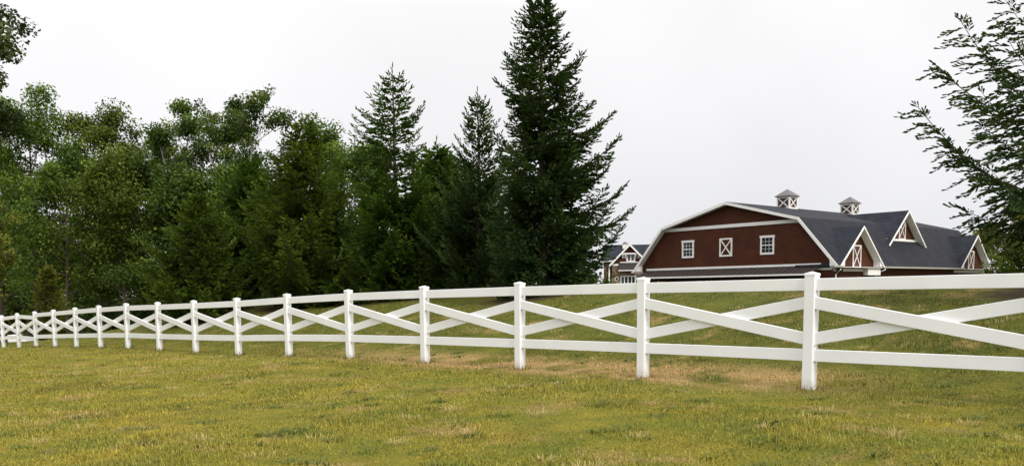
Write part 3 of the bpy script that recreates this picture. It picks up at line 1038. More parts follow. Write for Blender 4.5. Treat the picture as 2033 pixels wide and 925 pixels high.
# ------------------------------------------------------------------ house beyond the barn
def build_house():
    Y = 125.0
    k = Y / FOC
    p = at(1250, 560, Y)
    zb = tz(p.x, p.y)
    yb = 560 + (p.z - zb) / k                 # photograph row of the house's ground
    root = empty('stone_house', (p.x, p.y, zb), -0.12)
    tag(root, 'distant stone and brown shingle house with dark roof left of the barn', 'house')

    def X(px):
        return (px - 1250) * k

    def Z(py):
        return (yb - py) * k
    # main volume behind, ridge running left-right
    zr, ze = Z(483), Z(517)
    pr = [(1.0, ze), (1.0 + 4.6, zr), (1.0 + 9.2, ze)]
    lo = [(1.25, ze - 0.05), (5.6, zr - 0.22), (9.95, ze - 0.05)]
    MB().prism([pr[0], pr[1], lo[1], lo[0]], 'x', X(1196), X(1330)).build('roof_slope', M['shingle_front'], root)
    MB().prism([pr[1], pr[2], lo[2], lo[1]], 'x', X(1196), X(1330)).build('roof_slope', M['shingle_front'], root)
    MB().box(X(1196), X(1330), 0.86, 1.06, ze - 0.16, ze + 0.02).build('gutter', M['trim'], root)
    MB().box(X(1199), X(1327), 1.6, 9.6, 0, ze - 0.1).build('main_wall', M['stone'], root)
    # projecting front gable
    zp, zl = Z(485), Z(527)
    hw = X(1291)
    pts = [(hw, zl), (0, zp), (-hw, zl)]
    l1 = offset_poly(pts, 0.16)
    for j in (0, 1):
        MB().prism([pts[j], pts[j + 1], l1[j + 1], l1[j]], 'y', -1.3, 5.0).build('roof_slope', M['shingle_side'], root)
    b0, b1 = offset_poly(pts, 0.02), offset_poly(pts, 0.25)
    for j in (0, 1):
        MB().prism([b0[j], b0[j + 1], b1[j + 1], b1[j]], 'y', -1.38, -1.304).build('rake_board', M['trim'], root)
    w = X(1286)
    MB().prism([(w, Z(524)), (0, zp - 0.3), (-w, Z(524))], 'y', -0.8, -0.6).build('gable_wall', M['siding'], root)
    MB().box(-w + 0.1, w - 0.1, -0.78, 1.62, 0.0, Z(527)).build('stone_wall', M['stone'], root)
    MB().box(X(1214), X(1231), -0.86, -0.79, Z(528), Z(524)).build('frieze_board', M['trim'], root)
    # bracketed hood over the small attic window
    hood = empty('window_hood')
    hood.parent = root
    MB().box(X(1234), X(1268), -1.25, -0.79, Z(506), Z(503.5)).build('shelf', M['trim'], hood)
    for px in (1236.5, 1241.5, 1261, 1267):
        MB().prism([(-0.795, Z(506)), (-1.2, Z(506)), (-1.2, Z(508)), (-0.95, Z(514)), (-0.795, Z(514))], 'x', X(px) - 0.11, X(px) + 0.11).build('bracket', M['trim'], hood)
    win = empty('window')
    win.parent = root
    fr = MB()
    fr.box(X(1243.5), X(1246), -0.86, -0.79, Z(520), Z(506.2))
    fr.box(X(1258), X(1260.5), -0.86, -0.79, Z(520), Z(506.2))
    fr.box(X(1251), X(1253), -0.86, -0.79, Z(518.4), Z(506.2))
    fr.box(X(1246), X(1258), -0.857, -0.79, Z(520), Z(518.4))
    fr.build('frame', M['trim'], win)
    for a, b in ((1246, 1251), (1253, 1258)):
        MB().box(X(a), X(b), -0.82, -0.79, Z(518.4), Z(506.2)).build('pane', M['glass'], win)
    # metal awning over the ground floor windows
    aw = empty('awning')
    aw.parent = root
    MB().box(X(1231), X(1266), -0.88, -0.79, Z(522.3), Z(520.6)).build('head_board', M['trim'], aw)
    ax0, ax1, n = X(1229), X(1268), 9
    wd = (ax1 - ax0) / n
    pb = MB()
    pb.add([(0.01, -1.75, Z(537)), (wd - 0.01, -1.75, Z(537)), (wd - 0.01, -0.8, Z(522.5)), (0.01, -0.8, Z(522.5)),
            (0.01, -1.75, Z(537) - 0.04), (wd - 0.01, -1.75, Z(537) - 0.04), (wd - 0.01, -0.8, Z(522.5) - 0.04), (0.01, -0.8, Z(522.5) - 0.04)],
           [(0, 1, 2, 3), (7, 6, 5, 4), (0, 4, 5, 1), (1, 5, 6, 2), (2, 6, 7, 3), (3, 7, 4, 0)])
    pb.beam((0, -1.75, Z(537) + 0.03), (0, -0.8, Z(522.5) + 0.03), 0.05, 0.06, (1, 0, 0))
    pan = pb.build('metal_panel', M['metal_roof'], aw)
    for j in range(n):
        q = pan if j == 0 else pan.copy()
        if j:
            col.objects.link(q)
            q.parent = aw
        q.location = (ax0 + j * wd, 0, 0)
    MB().box(ax0 - 0.1, ax1 + 0.1, -1.84, -1.755, Z(538.4), Z(536.8)).build('gutter', M['trim'], aw)
    # ground floor window row
    win = empty('window')
    win.parent = root
    fr = MB()
    for a in (1232, 1239, 1246, 1253, 1260):
        fr.box(X(a), X(a + 1.6), -0.87, -0.779, Z(566), Z(549.4))
    fr.box(X(1232), X(1261.6), -0.867, -0.779, Z(549.4), Z(548))
    fr.box(X(1232), X(1261.6), -0.867, -0.779, Z(567.5), Z(566))
    fr.build('frame', M['trim'], win)
    for a in (1233.6, 1240.6, 1247.6, 1254.6):
        MB().box(X(a), X(a + 5.4), -0.81, -0.783, Z(566), Z(549.4)).build('pane', M['green_glass'], win)
    # oval window
    ov = empty('oval_window')
    ov.parent = root
    c, zc = X(1224.6), Z(553.5)
    ring = MB()
    n = 20
    vs = []
    for yy in (-0.86, -0.775):
        for r in (1.0, 0.62):
            vs += [(c + 0.29 * r * math.cos(2 * math.pi * j / n), yy, zc + 0.36 * r * math.sin(2 * math.pi * j / n)) for j in range(n)]
    fs = []
    for j in range(n):
        j2 = (j + 1) % n
        fs += [(j, j2, n + j2, n + j), (2 * n + j, 3 * n + j, 3 * n + j2, 2 * n + j2), (j, 2 * n + j, 2 * n + j2, j2), (n + j, n + j2, 3 * n + j2, 3 * n + j)]
    ring.add(vs, fs).build('frame', M['trim'], ov)
    MB().add([(c + 0.2 * math.cos(2 * math.pi * j / n), -0.80, zc + 0.25 * math.sin(2 * math.pi * j / n)) for j in range(n)], [tuple(range(n))]).build('pane', M['glass'], ov)
    # porch at the left with white column
    MB().box(X(1206), X(1213.5), -0.2, 1.58, 0, Z(529)).build('porch_shade_block', M['dark'], root)  # solid near-black block, porch shade put in as colour, no hollow behind
    MB().box(X(1208.8), X(1211.5), -0.5, -0.22, 0, Z(530)).build('porch_column', M['trim'], root)
    # white cupola on the ridge
    cu = empty('cupola')
    cu.parent = root
    MB().box(X(1236.5), X(1246.5), 4.2, 5.0, Z(492), Z(481.5)).build('body', M['trim'], cu)
    a, b, zt = X(1235.5), X(1247.5), Z(481.5)
    MB().add([(a, 4.1, zt), (b, 4.1, zt), (b, 5.1, zt), (a, 5.1, zt), ((a + b) / 2, 4.6, Z(477))], [(3, 2, 1, 0), (0, 1, 4), (1, 2, 4), (2, 3, 4), (3, 0, 4)]).build('roof', M['cupola_roof'], cu)


build_house()


# ------------------------------------------------------------------ parked car far left
def build_car():
    p = at(40, 682, 125.0)
    root = empty('parked_car', (p.x, p.y, tz(p.x, p.y)), 0.25)
    tag(root, 'white car parked far off under the trees beyond the fence', 'car')
    body = [(-2.2, 0.45), (-2.25, 0.75), (-2.1, 0.98), (-1.35, 1.02), (1.05, 1.00), (2.0, 0.86), (2.22, 0.70), (2.2, 0.40), (1.75, 0.30), (-1.8, 0.30)]
    cab = [(-1.95, 0.98), (-1.45, 1.42), (-0.9, 1.48), (0.2, 1.47), (1.15, 0.98)]
    MB().prism(body, 'y', -0.88, 0.88).build('body', M['car_paint'], root)
    m = MB()
    vs = [(x, -0.80 + (z - 0.98) * 0.28, z) for x, z in cab] + [(x, 0.80 - (z - 0.98) * 0.28, z) for x, z in cab]
    n = len(cab)
    m.add(vs, [tuple(range(n)), tuple(range(2 * n - 1, n - 1, -1))] + [(i, n + i, n + (i + 1) % n, (i + 1) % n) for i in range(n)])
    m.build('cabin', M['car_paint'], root)
    for sg in (-1, 1):
        for poly in ([(-1.55, 1.05), (-1.28, 1.36), (-0.55, 1.38), (-0.55, 1.05)], [(-0.45, 1.05), (-0.45, 1.38), (0.15, 1.37), (0.85, 1.05)]):
            w_ = [(x, sg * (0.83 - (z - 0.98) * 0.28), z) for x, z in poly]
            w2 = [(x, sg * (0.78 - (z - 0.98) * 0.28), z) for x, z in poly]
            MB().add(w_ + w2, [(0, 1, 2, 3), (7, 6, 5, 4)] + [(i, 4 + i, 4 + (i + 1) % 4, (i + 1) % 4) for i in range(4)]).build('side_window', M['glass'], root)
    MB().add([(1.13, -0.7, 1.03), (1.13, 0.7, 1.03), (0.30, 0.6, 1.44), (0.30, -0.6, 1.44)], [(0, 1, 2, 3)]).build('windscreen', M['glass'], root)
    MB().add([(-1.95, -0.7, 1.03), (-1.95, 0.7, 1.03), (-1.50, 0.6, 1.41), (-1.50, -0.6, 1.41)], [(0, 1, 2, 3)]).build('rear_window', M['glass'], root)
    for x in (-1.35, 1.4):
        for y in (-0.80, 0.80):
            wh = empty('wheel')
            wh.parent = root
            s = 0.1 if y > 0 else -0.1
            MB().tube([(x, y - 0.1, 0.32), (x, y + 0.1, 0.32)], [0.32, 0.32], 18).build('tyre', M['tyre'], wh)
            MB().tube([(x, y, 0.32), (x, y + s * 1.1, 0.32)], [0.2, 0.2], 14).build('rim', M['rim'], wh)
    for y in (-0.62, 0.62):
        MB().box(2.12, 2.235, y - 0.17, y + 0.17, 0.66, 0.78).build('headlight', M['lamp_lens'], root)
        MB().box(-2.27, -2.15, y - 0.15, y + 0.15, 0.72, 0.90).build('tail_light', M['tail_lens'], root)


build_car()


# ------------------------------------------------------------------ trees
def rot_frames(d, rng):
    """Two unit vectors square to each direction d (n,3), turned at random."""
    a = np.where(np.abs(d[:, 2:3]) < 0.9, np.array([[0, 0, 1.0]]), np.array([[1.0, 0, 0]]))
    s = np.cross(d, a)
    s /= np.linalg.norm(s, axis=1, keepdims=True)
    t = np.cross(d, s)
    an = rng.random(len(d)) * 2 * np.pi
    return s * np.cos(an)[:, None] + t * np.sin(an)[:, None], t * np.cos(an)[:, None] - s * np.sin(an)[:, None]


def shoots_mesh(name, P, D, Ln, Wd, tint, mat, parent, rng, kites=2, mid0=0.46):
    """Needle shoots: crossed narrow blades round an axis, widest past the middle, blunt-tipped."""
    D = D / np.linalg.norm(D, axis=1, keepdims=True)
    S, T = rot_frames(D, rng)
    V, C = [], []
    for k in range(kites):
        an = math.pi * k / kites
        s = S * math.cos(an) + T * math.sin(an)
        w = (Wd * rng.uniform(0.8, 1.2, len(P)))[:, None]
        mid = P + D * (Ln * rng.uniform(mid0, mid0 + 0.22, len(P)))[:, None]
        V.append(np.stack([P, mid + s * w, P + D * Ln[:, None], mid - s * w], 1))
        C.append(np.clip(tint + rng.normal(0, 0.07, len(P)), 0, 1))
    return np_mesh(name, np.concatenate(V, 0), 4, mat, parent, np.concatenate(C))


def spruce(label, base, height, radius, seed, mat, group, profile, whorl=0.42, per=8, up=0.5, hang=0.5, lump=0.3, bl_step=0.07, sh_step=0.07,
           shoot=0.17, width=0.015, kites=2, low=0.02, extra=None, side=0.42, spread=0.3, inner=2.0, bark='bark', name='spruce_tree', tipup=0.35, side_min=0.13, hang_keep=0.75, open_top=None, twig=0.006, mid0=0.46):
    """Whorled conifer. profile: (height fraction of the bough TIP, reach fraction) pairs."""
    rng = np.random.default_rng(seed)
    root = empty(name, base)
    tag(root, label, 'tree', group)
    tr = MB()
    npt = 10
    wob = rng.normal(0, 0.02, (npt, 2)).cumsum(0) * height * 0.02
    path = [(wob[k, 0], wob[k, 1], -0.15 + (height + 0.15) * k / (npt - 1)) for k in range(npt)]
    r0 = 0.014 * height + 0.02
    tr.tube(path, [max(0.006, r0 * (1 - k / (npt - 1)) ** 0.85) for k in range(npt)], 8)

    def trunk_xy(z):
        t = np.clip((z + 0.15) / (height + 0.15) * (npt - 1), 0, npt - 1)
        return np.array([np.interp(t, range(npt), wob[:, 0]), np.interp(t, range(npt), wob[:, 1])])
    P, D, Ln, Wd, C = [], [], [], [], []
    lobes = rng.random((6, 3))

    def lumpf(az, t):
        v = 0
        for q in lobes:
            v += math.sin(az * (1 + int(q[0] * 3)) + q[1] * 6.28 + t * 9 * q[2])
        return max(0.45, 1 + lump * v / 2.4)
    specs = []
    t, az0 = low, rng.random() * 6.28
    while t < 0.985:
        nb = per + rng.integers(-1, 2)
        az0 += rng.uniform(0.4, 1.2)
        opened = open_top is not None and t > open_top[0]
        if opened:
            nb = max(3, int(nb * open_top[1]))
        for b in range(nb + (0 if opened else 3)):
            small = b >= nb
            tt = t + (rng.uniform(0, 1) if small else rng.normal(0, 0.14)) * whorl / height * (1.05 - 0.55 * t)
            if not low * 0.5 < tt < 0.985:
                continue
            az = az0 + b * 6.283 / nb + rng.normal(0, 0.22)
            reach = float(np.interp(tt, [q[0] for q in profile], [q[1] for q in profile]))
            ln = radius * reach * lumpf(az, tt) * rng.uniform(1 - spread, 1 + spread * 0.5) * (rng.uniform(0.35, 0.75) if small else 1.0) + 0.06
            rise = up * (0.1 + tt * 1.25) + rng.normal(0, 0.08)
            h = tt * height - ln * (rise + 0.06)
            specs.append((max(h, 0.12 + 0.2 * rng.random()), az, ln, rise, tt))
        t += whorl / height * (1.05 - 0.55 * t) * rng.uniform(0.8, 1.2)
    if extra:
        specs += extra
    for (h, az, ln, rise, t) in specs:
        dx, dy = math.cos(az), math.sin(az)
        n = max(4, int(ln / 0.28) + 3)
        u = np.linspace(0, 1, n)
        droop = 0.45 * (1 - t) + 0.04
        zz = h + ln * (rise * u - droop * u * (1 - u ** 1.6) * 1.2 + 0.06 * u ** 3)
        bend = rng.normal(0, 0.09) * u ** 2 * ln
        o = trunk_xy(h)
        pts = np.stack([o[0] + dx * ln * u - dy * bend, o[1] + dy * ln * u + dx * bend, zz], 1)
        br = 0.004 + 0.010 * ln
        tr.tube([tuple(q) for q in pts], [br * (1 - 0.85 * k / (n - 1)) for k in range(n)], 4)
        nb = max(4, int(ln / bl_step * (open_top[2] if open_top is not None and t > open_top[0] else 1.0)))
        start = 0.14
        fs = start + (1 - start) * (np.arange(nb + 1) + rng.random(nb + 1) * 0.6) / (nb + 0.6)
        fs = np.minimum(fs, 1.0)
        fs[-1] = 0.99
        shade = rng.normal(0, 0.10)
        for k, f in enumerate(fs):
            p = np.array([np.interp(f, u, pts[:, j]) for j in range(3)])
            q = np.array([np.interp(min(1, f + 0.06), u, pts[:, j]) - np.interp(max(0, f - 0.06), u, pts[:, j]) for j in range(3)])
            q /= np.linalg.norm(q) + 1e-9
            sd = np.cross(q, [0, 0, 1.0])
            sd /= np.linalg.norm(sd) + 1e-9
            sgn = 1 if k % 2 else -1
            if k >= nb:
                d, bl = q + np.array([0, 0, tipup * 0.5]), 0.12
            else:
                roll = rng.normal(0, 0.5)
                d = q * 0.75 + sd * sgn * 0.75 * math.cos(roll) + np.array([0, 0, 1.0]) * (0.4 * math.sin(roll) - hang * (1 - f * hang_keep) * rng.uniform(0.3, 1.2) * (1 - 0.6 * t) + tipup * f * 0.5)
                bl = side_min * rng.uniform(0.7, 1.3) + min(0.55, side * ln * max(0.0, 1.02 - f) * rng.uniform(0.55, 1.15))
            d /= np.linalg.norm(d)
            wide = inner if f < 0.45 else 1.0
            ns = max(3, int(bl / (sh_step * (1.5 if wide > 1 else 1.0))))
            g = (np.arange(ns) + 0.6 * rng.random(ns)) / ns
            pos = p + d * (bl * g)[:, None] + np.array([0, 0, -1.0]) * (hang * 0.3 * bl * g ** 2)[:, None]
            s2 = np.cross(d, [0, 0, 1.0])
            s2 /= np.linalg.norm(s2) + 1e-9
            alt = np.where(np.arange(ns) % 2, 1.0, -1.0)
            dd = d + s2 * (alt * rng.uniform(0.45, 0.75, ns))[:, None] + rng.normal(0, 0.16, (ns, 3))
            dd[:, 2] += 0.15 * tipup - hang * 0.2 * (1 - f)
            dd[-1] = d + rng.normal(0, 0.08, 3)
            if bl > 0.14:
                P.append(p[None])
                D.append((d - np.array([0, 0, hang * 0.15]))[None])
                Ln.append(np.array([bl]))
                Wd.append(np.array([twig]))
                C.append(np.array([0.05]))
            P.append(pos)
            D.append(dd)
            Ln.append(shoot * rng.uniform(0.65, 1.25, ns) * (1.15 if wide > 1 else 1.0))
            Wd.append(np.full(ns, width * wide) * rng.uniform(0.8, 1.2, ns))
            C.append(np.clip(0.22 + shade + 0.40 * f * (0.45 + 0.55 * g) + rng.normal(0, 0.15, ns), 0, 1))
    for k in range(9):                              # leader and its last shoots
        h = height * (1 - 0.05 * (k / 9)) - 0.02
        az = rng.random() * 6.28
        P.append(np.array([[*trunk_xy(h), h]]))
        D.append(np.array([[math.cos(az) * (0.5 if k else 0.05), math.sin(az) * (0.5 if k else 0.05), 0.8]]))
        Ln.append(np.array([shoot * (1.0 if k else 1.8)]))
        Wd.append(np.array([width]))
        C.append(np.array([0.45]))
    tr.build('trunk', M[bark], root, True)
    P, D, Ln, Wd, C = (np.concatenate(q) for q in (P, D, Ln, Wd, C))
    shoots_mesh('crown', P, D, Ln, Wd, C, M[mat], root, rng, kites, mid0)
    return root


def deciduous(label, base, height, radius, seed, mat, group, leaf=0.14, nclu=150, per=110, clear=0.25, bark='bark', lean=(0, 0), crad=0.75, flat=0.7, name='broadleaf_tree', shape='round', stems=1, nlimb=16, gap=0.0):
    rng = np.random.default_rng(seed)
    root = empty(name, base)
    tag(root, label, 'tree' if name != 'understorey_shrub' else 'shrub', group)
    tr = MB()
    centres, dens = [], []
    tops = []
    for st in range(stems):
        off = rng.normal(0, 0.25 if stems > 1 else 0, 2)
        tilt = np.array(lean) + (rng.normal(0, 0.14, 2) if stems > 1 else rng.normal(0, 0.03, 2))
        npt = 9
        hh = height * (0.93 if st == 0 else rng.uniform(0.7, 0.92))
        wob = rng.normal(0, 0.10, (npt, 2)).cumsum(0) * 0.5
        path = np.array([[off[0] + tilt[0] * hh * (k / (npt - 1)) + wob[k, 0] - wob[0, 0], off[1] + tilt[1] * hh * (k / (npt - 1)) + wob[k, 1] - wob[0, 1], -0.2 + (hh + 0.2) * k / (npt - 1)] for k in range(npt)])
        r0 = 0.011 * height + 0.03
        tr.tube([tuple(q) for q in path], [max(0.012, r0 * (1 - 0.93 * k / (npt - 1))) for k in range(npt)], 8)
        for b in range(nlimb // stems + 1):
            t = clear + (0.97 - clear) * ((b + rng.random()) / (nlimb // stems + 1))
            z = t * hh
            p0 = np.array([np.interp(z, path[:, 2], path[:, j]) for j in range(3)])
            az = b * 2.39996 + rng.normal(0, 0.4)
            tt = (t - clear) / (1 - clear)
            if shape == 'round':
                rr = radius * (0.55 + 0.75 * math.sin(min(1, tt * 1.05 + 0.12) * math.pi) ** 0.8) * 0.8
            elif shape == 'column':
                rr = radius * (0.85 if tt < 0.7 else 0.85 * (1 - (tt - 0.7) * 1.6))
            else:
                rr = radius * (0.35 + 0.8 * tt)
            ln = max(0.5, rr * (0.7 + 0.55 * rng.random()))
            el = rng.uniform(0.15, 0.75) + 0.35 * tt
            d = np.array([math.cos(az) * math.cos(el), math.sin(az) * math.cos(el), math.sin(el)])
            n = 5
            u = np.linspace(0, 1, n)
            pts = p0 + d * (ln * u)[:, None] + np.array([0, 0, 1.0]) * (0.18 * ln * u ** 2)[:, None] + rng.normal(0, 0.04 * ln, (n, 3)) * u[:, None]
            rb = r0 * 0.42 * (1.1 - tt)
            tr.tube([tuple(q) for q in pts], [max(0.008, rb * (1 - 0.85 * k / (n - 1))) for k in range(n)], 5)
            for c in range(5):
                f = 0.3 + 0.7 * (c + rng.random() * 0.8) / 5
                p = np.array([np.interp(f, u, pts[:, j]) for j in range(3)])
                d2 = d + rng.normal(0, 0.6, 3)
                d2 /= np.linalg.norm(d2)
                l2 = ln * rng.uniform(0.22, 0.5) * (1.15 - 0.5 * f)
                q = p + d2 * l2
                tr.tube([tuple(p), tuple((p + q) / 2 + rng.normal(0, 0.03, 3)), tuple(q)], [max(0.006, rb * 0.35), max(0.005, rb * 0.22), 0.004], 3)
                centres += [q, p + d2 * l2 * 0.45]
        tops.append(path[-1])
    centres += tops
    centres = np.array(centres)
    if len(centres) > nclu:
        centres = centres[rng.permutation(len(centres))[:nclu]]
    nc = len(centres)
    cr_ = crad * (0.6 + 0.7 * rng.random(nc))
    cnt = (per * (0.5 + rng.random(nc)) * (cr_ / crad) ** 1.5).astype(int) + 4
    if gap:
        cnt = np.where(rng.random(nc) < gap, 0, cnt)
    idx = np.repeat(np.arange(nc), cnt)
    n = len(idx)
    g = rng.normal(0, 1, (n, 3))
    g /= np.linalg.norm(g, axis=1, keepdims=True)
    g *= (rng.random(n) ** 0.45)[:, None]
    pos = centres[idx] + g * cr_[idx][:, None] * np.array([1, 1, flat])
    nor = g * 0.5 + rng.normal(0, 0.6, (n, 3)) + np.array([0, 0, 0.55])
    nor /= np.linalg.norm(nor, axis=1, keepdims=True)
    S, T = rot_frames(nor, rng)
    sz = leaf * (0.6 + 0.8 * rng.random(n))
    a, b = S * (sz * 0.5)[:, None], T * (sz * 0.36)[:, None]
    fold = nor * (sz * 0.10)[:, None]
    quad = np.stack([pos - a, pos - b + fold, pos + a * 1.1, pos + b + fold], 1)
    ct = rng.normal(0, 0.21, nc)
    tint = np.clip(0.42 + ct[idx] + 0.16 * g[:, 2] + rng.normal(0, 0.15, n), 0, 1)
    tr.build('trunk', M[bark], root, True)
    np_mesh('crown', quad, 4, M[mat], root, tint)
    return root, n


def on_ground(px, Y):
    p = at(px, 600, Y)
    return Vector((p.x, p.y, tz(p.x, p.y) - 0.02))


def span(px, top, Y):
    b = on_ground(px, Y)
    return b, at(px, top, Y).z - b.z


NTRI = 0


def S(label, px, top, Y, rad_px, seed, mat, profile, **kw):
    b, h = span(px, top, Y)
    return spruce(label, b, h, rad_px * Y / FOC, seed, mat, 'conifers in front of the wood', profile, **kw)


CONE = [(0, 0.75), (0.1, 0.95), (0.2, 1.0), (0.4, 0.85), (0.6, 0.62), (0.8, 0.34), (0.92, 0.14), (1, 0.03)]
BUSHY = [(0, 0.8), (0.15, 1.0), (0.35, 0.98), (0.55, 0.82), (0.75, 0.55), (0.9, 0.26), (1, 0.05)]
S('tallest dark spruce, upright and dense, just left of the barn', 1078, -16, 24.3, 150, 3, 'spruce_dark',
  [(0, 0.60), (0.08, 0.72), (0.2, 0.88), (0.32, 1.0), (0.45, 0.90), (0.6, 0.64), (0.7, 0.47), (0.8, 0.32), (0.9, 0.215), (0.97, 0.09), (1, 0.03)],
  up=0.5, hang=0.7, lump=0.38, spread=0.48, open_top=(0.55, 1.0, 0.95), bl_step=0.038, sh_step=0.049, shoot=0.155, width=0.019, whorl=0.44)
S('slim twiggy spruce pressed against the left of the tallest spruce', 955, 186, 29.0, 105, 4, 'spruce_dark',
  [(0, 0.85), (0.2, 1.0), (0.4, 0.9), (0.6, 0.58), (0.75, 0.38), (0.9, 0.22), (1, 0.05)], up=0.9, hang=0.3, open_top=(0.62, 0.7, 0.6), bl_step=0.045, sh_step=0.06, shoot=0.17, width=0.021, tipup=0.7)
S('pointed spruce with an open spiky top left of the tallest spruce', 790, 138, 30.0, 135, 5, 'spruce_green',
  [(0, 0.85), (0.2, 1.0), (0.44, 0.85), (0.56, 0.55), (0.7, 0.50), (0.83, 0.46), (0.92, 0.22), (1, 0.04)], up=0.5, hang=0.5, open_top=(0.55, 0.6, 0.55), whorl=0.46, bl_step=0.042, sh_step=0.056, shoot=0.17, width=0.022)
S('bushy green spruce between the spiky spruce and the twiggy one', 872, 284, 33.5, 115, 6, 'spruce_green', BUSHY, up=0.45, hang=0.5, bl_step=0.055, sh_step=0.065, shoot=0.19, width=0.026)
S('broad spruce with drooping olive green boughs left of the spiky spruce', 612, 236, 33.0, 145, 7, 'spruce_olive', BUSHY, up=0.35, hang=0.7, bl_step=0.056, sh_step=0.068, shoot=0.18, width=0.024, whorl=0.46)
S('dark green spruce behind the small yellowish conifer', 505, 318, 38.0, 125, 8, 'spruce_green', BUSHY, up=0.4, hang=0.6, bl_step=0.065, sh_step=0.075, shoot=0.20, width=0.029)
S('small yellowish green conifer with a pale tip in front of the wood', 400, 384, 33.0, 108, 9, 'spruce_olive', BUSHY, up=0.45, hang=0.4, bl_step=0.050, sh_step=0.06, shoot=0.16, width=0.024)
S('young thin spruce standing alone behind the far end of the fence', 97, 526, 44.0, 46, 10, 'spruce_young', CONE, up=0.2, hang=0.3, bl_step=0.055, sh_step=0.07, shoot=0.17, width=0.028, lump=0.15, per=5)

# near spruce at the right edge: trunk outside the picture, boughs reaching in
bH = on_ground(2200, 13.5)
hx = []
for (tx, ty, dy, rise) in ((1826, 210, 0.0, 0.50), (1874, 116, 0.5, 0.50), (1900, 42, -0.4, 0.55), (1920, 418, 0.3, -0.12), (1945, 345, -0.6, 0.10), (1890, 290, 0.8, 0.34), (1945, 185, -0.9, 0.45),
                           (1985, 8, 0.2, 0.6), (1965, 105, 1.1, 0.5), (1960, 255, 0.5, 0.32), (2005, 180, 0.3, 0.42), (2000, 60, -0.7, 0.55)):
    tip = at(tx, ty, 13.5 + dy)
    dv = Vector((tip.x - bH.x, tip.y - bH.y, 0))
    ln = dv.length
    hx.append((tip.z - bH.z - ln * (rise + 0.06), math.atan2(dv.y, dv.x), ln, rise, 0.42))
spruce('near spruce whose dark boughs reach in over the barn from the right edge', bH, 9.2, 1.75, 21, 'spruce_dark', None, CONE,
       up=0.5, hang=0.85, hang_keep=0.15, bl_step=0.046, sh_step=0.030, shoot=0.125, width=0.0145, mid0=0.62, kites=2, extra=hx, lump=0.15, low=0.46, side=0.13, side_min=0.33, whorl=0.9, per=3, inner=1.2, tipup=0.1)
bI, hI = span(2035, 470, 25.0)
spruce('bushy dark green conifer hiding the far end of the barn', bI, hI, 128 * 25 / FOC, 22, 'spruce_olive', None, BUSHY, up=0.45, hang=0.3, bl_step=0.05, sh_step=0.06, shoot=0.14, width=0.019)


def Dd(label, px, top, Y, rad_px, seed, mat, **kw):
    b, h = span(px, top, Y)
    kw.setdefault('leaf', 0.165)
    kw['per'] = int(kw.get('per', 100) * 1.25)
    return deciduous(label, b, h, rad_px * Y / FOC, seed, mat, None if px < -60 or px > 1900 else 'broadleaf trees of the wood', **kw)


Dd('grey green tree leaning in at the upper left corner over the lawn', -122, -260, 24.0, 170, 31, 'leaf_near', leaf=0.105, nclu=440, per=95, crad=0.46, clear=0.40, nlimb=40)
Dd('yellowing small tree at the left edge below the leaning tree', -45, 370, 40.0, 75, 32, 'leaf_yellow', leaf=0.13, nclu=80, per=80, crad=0.5, clear=0.25)
Dd('tall light green tree at the left end of the wood', 70, 186, 62.0, 125, 33, 'leaf_green', nclu=240, per=100, crad=0.95, nlimb=26)
Dd('round dark crowned tree, second from the left along the skyline', 190, 206, 62.0, 125, 34, 'leaf_olive', nclu=240, per=110, crad=0.95, nlimb=26)
Dd('tall airy poplar with sky showing between its limbs', 305, 166, 60.0, 85, 35, 'leaf_green', nclu=190, per=85, crad=0.72, bark='pale_bark', clear=0.5, shape='round', stems=2, nlimb=24)
Dd('tallest poplar of the wood with dark upright shoots and pale stems', 420, 146, 58.0, 90, 48, 'leaf_dark', nclu=240, per=85, crad=0.72, bark='pale_bark', clear=0.48, shape='round', stems=3, nlimb=33)
Dd('middling green tree right of the tallest poplar', 540, 228, 60.0, 95, 37, 'leaf_green', nclu=170, per=100, crad=0.85, clear=0.25, stems=2, nlimb=20)
Dd('rounded green tree on the skyline behind the broad drooping spruce', 655, 238, 58.0, 95, 38, 'leaf_green', nclu=180, per=95, crad=0.85, nlimb=20)
Dd('low light green tree behind the spiky spruce', 735, 285, 55.0, 95, 39, 'leaf_green', nclu=160, per=95, crad=0.85)
Dd('dark tree at the back of the wood behind the twiggy spruce', 900, 320, 60.0, 110, 40, 'leaf_dark', nclu=160, per=95, crad=0.95)
Dd('shaded tree under the leftmost skyline crowns', 5, 270, 70.0, 120, 41, 'leaf_dark', nclu=200, per=95, crad=1.1, clear=0.26, nlimb=22)
Dd('dark tree filling the wood below the round crowned tree', 130, 320, 56.0, 115, 42, 'leaf_green', nclu=220, per=100, crad=0.95, clear=0.30, nlimb=24)
Dd('olive tree in the middle of the wood below the airy poplar', 250, 318, 54.0, 115, 43, 'leaf_olive', nclu=220, per=100, crad=0.95, clear=0.28, nlimb=24)
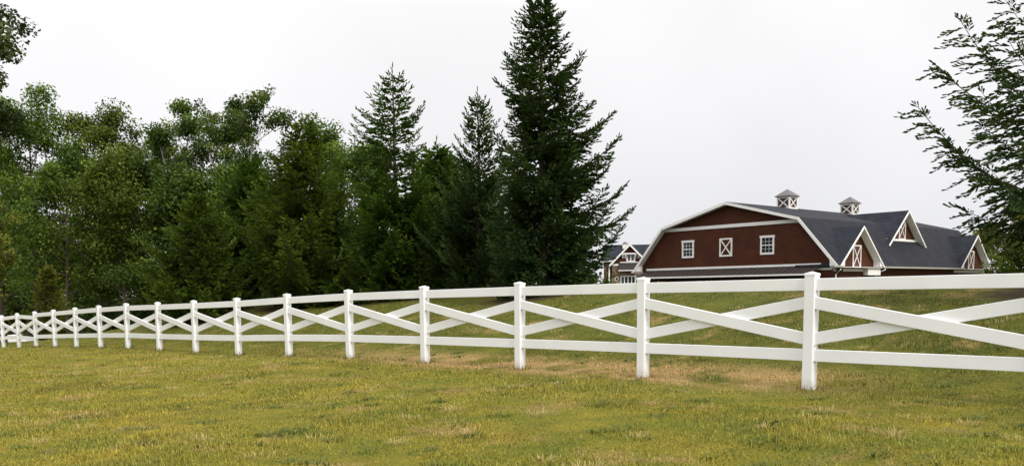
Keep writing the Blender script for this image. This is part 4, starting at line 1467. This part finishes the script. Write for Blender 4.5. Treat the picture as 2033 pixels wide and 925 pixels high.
Dd('dark leafy tree in front of the tallest poplar', 365, 350, 52.0, 105, 44, 'leaf_dark', nclu=200, per=100, crad=0.95, clear=0.12, nlimb=22)
Dd('leafy tree behind the dark green spruce', 480, 345, 54.0, 105, 45, 'leaf_green', nclu=200, per=95, crad=0.95, clear=0.12, nlimb=22)
Dd('olive yellow tree at the right edge behind the bushy conifer', 2052, 392, 66.0, 90, 46, 'leaf_yellow', nclu=220, per=100, crad=0.85, clear=0.15)
Dd('pale tree top showing just beyond the far end of the barn roof', 1950, 452, 110.0, 50, 47, 'leaf_yellow', nclu=90, per=70, crad=0.9, leaf=0.26)

# dark shrubs on the wood floor
shr = [(-15, 455, 150), (75, 455, 150), (150, 455, 82), (235, 455, 78), (320, 460, 72), (400, 465, 55), (480, 465, 52),
       (570, 470, 50), (660, 460, 48), (750, 460, 46), (840, 455, 46), (930, 460, 46), (1115, 485, 48), (30, 452, 165), (120, 460, 110), (195, 460, 95)]
names_sh = ['at the far left beyond the white car', 'just behind the white car', 'right of the young thin spruce', 'below the round crowned tree',
            'left of the small yellowish conifer', 'behind the small yellowish conifer', 'behind the dark green spruce',
            'left of the broad drooping spruce', 'right of the broad drooping spruce', 'left behind the spiky spruce',
            'behind the bushy green spruce', 'behind the twiggy spruce', 'right behind the tallest spruce', 'deepest behind the white car',
            'deep behind the young thin spruce', 'deep between the young spruce and the yellowish conifer']
for k, ((px, top, Y), wh) in enumerate(zip(shr, names_sh)):
    b, h = span(px, top + (k * 37) % 40 - 20, Y)
    deciduous('dark leafy shrub on the wood floor ' + wh, b, h, 75 * Y / FOC, 60 + k, 'leaf_dark', 'shrubs on the wood floor', leaf=0.24 * max(1, Y / 60), nclu=130, per=60,
              crad=0.9 * Y / 55, clear=0.02, name='understorey_shrub', stems=3, nlimb=20)

if __name__ == '__main__':
    tris = 0
    for o in scene.objects:
        if o.type == 'MESH':
            tris += sum(len(p.vertices) - 2 for p in o.data.polygons) if len(o.data.polygons) < 5000 else len(o.data.loops) - 2 * len(o.data.polygons)
    print('TRIANGLES', tris)
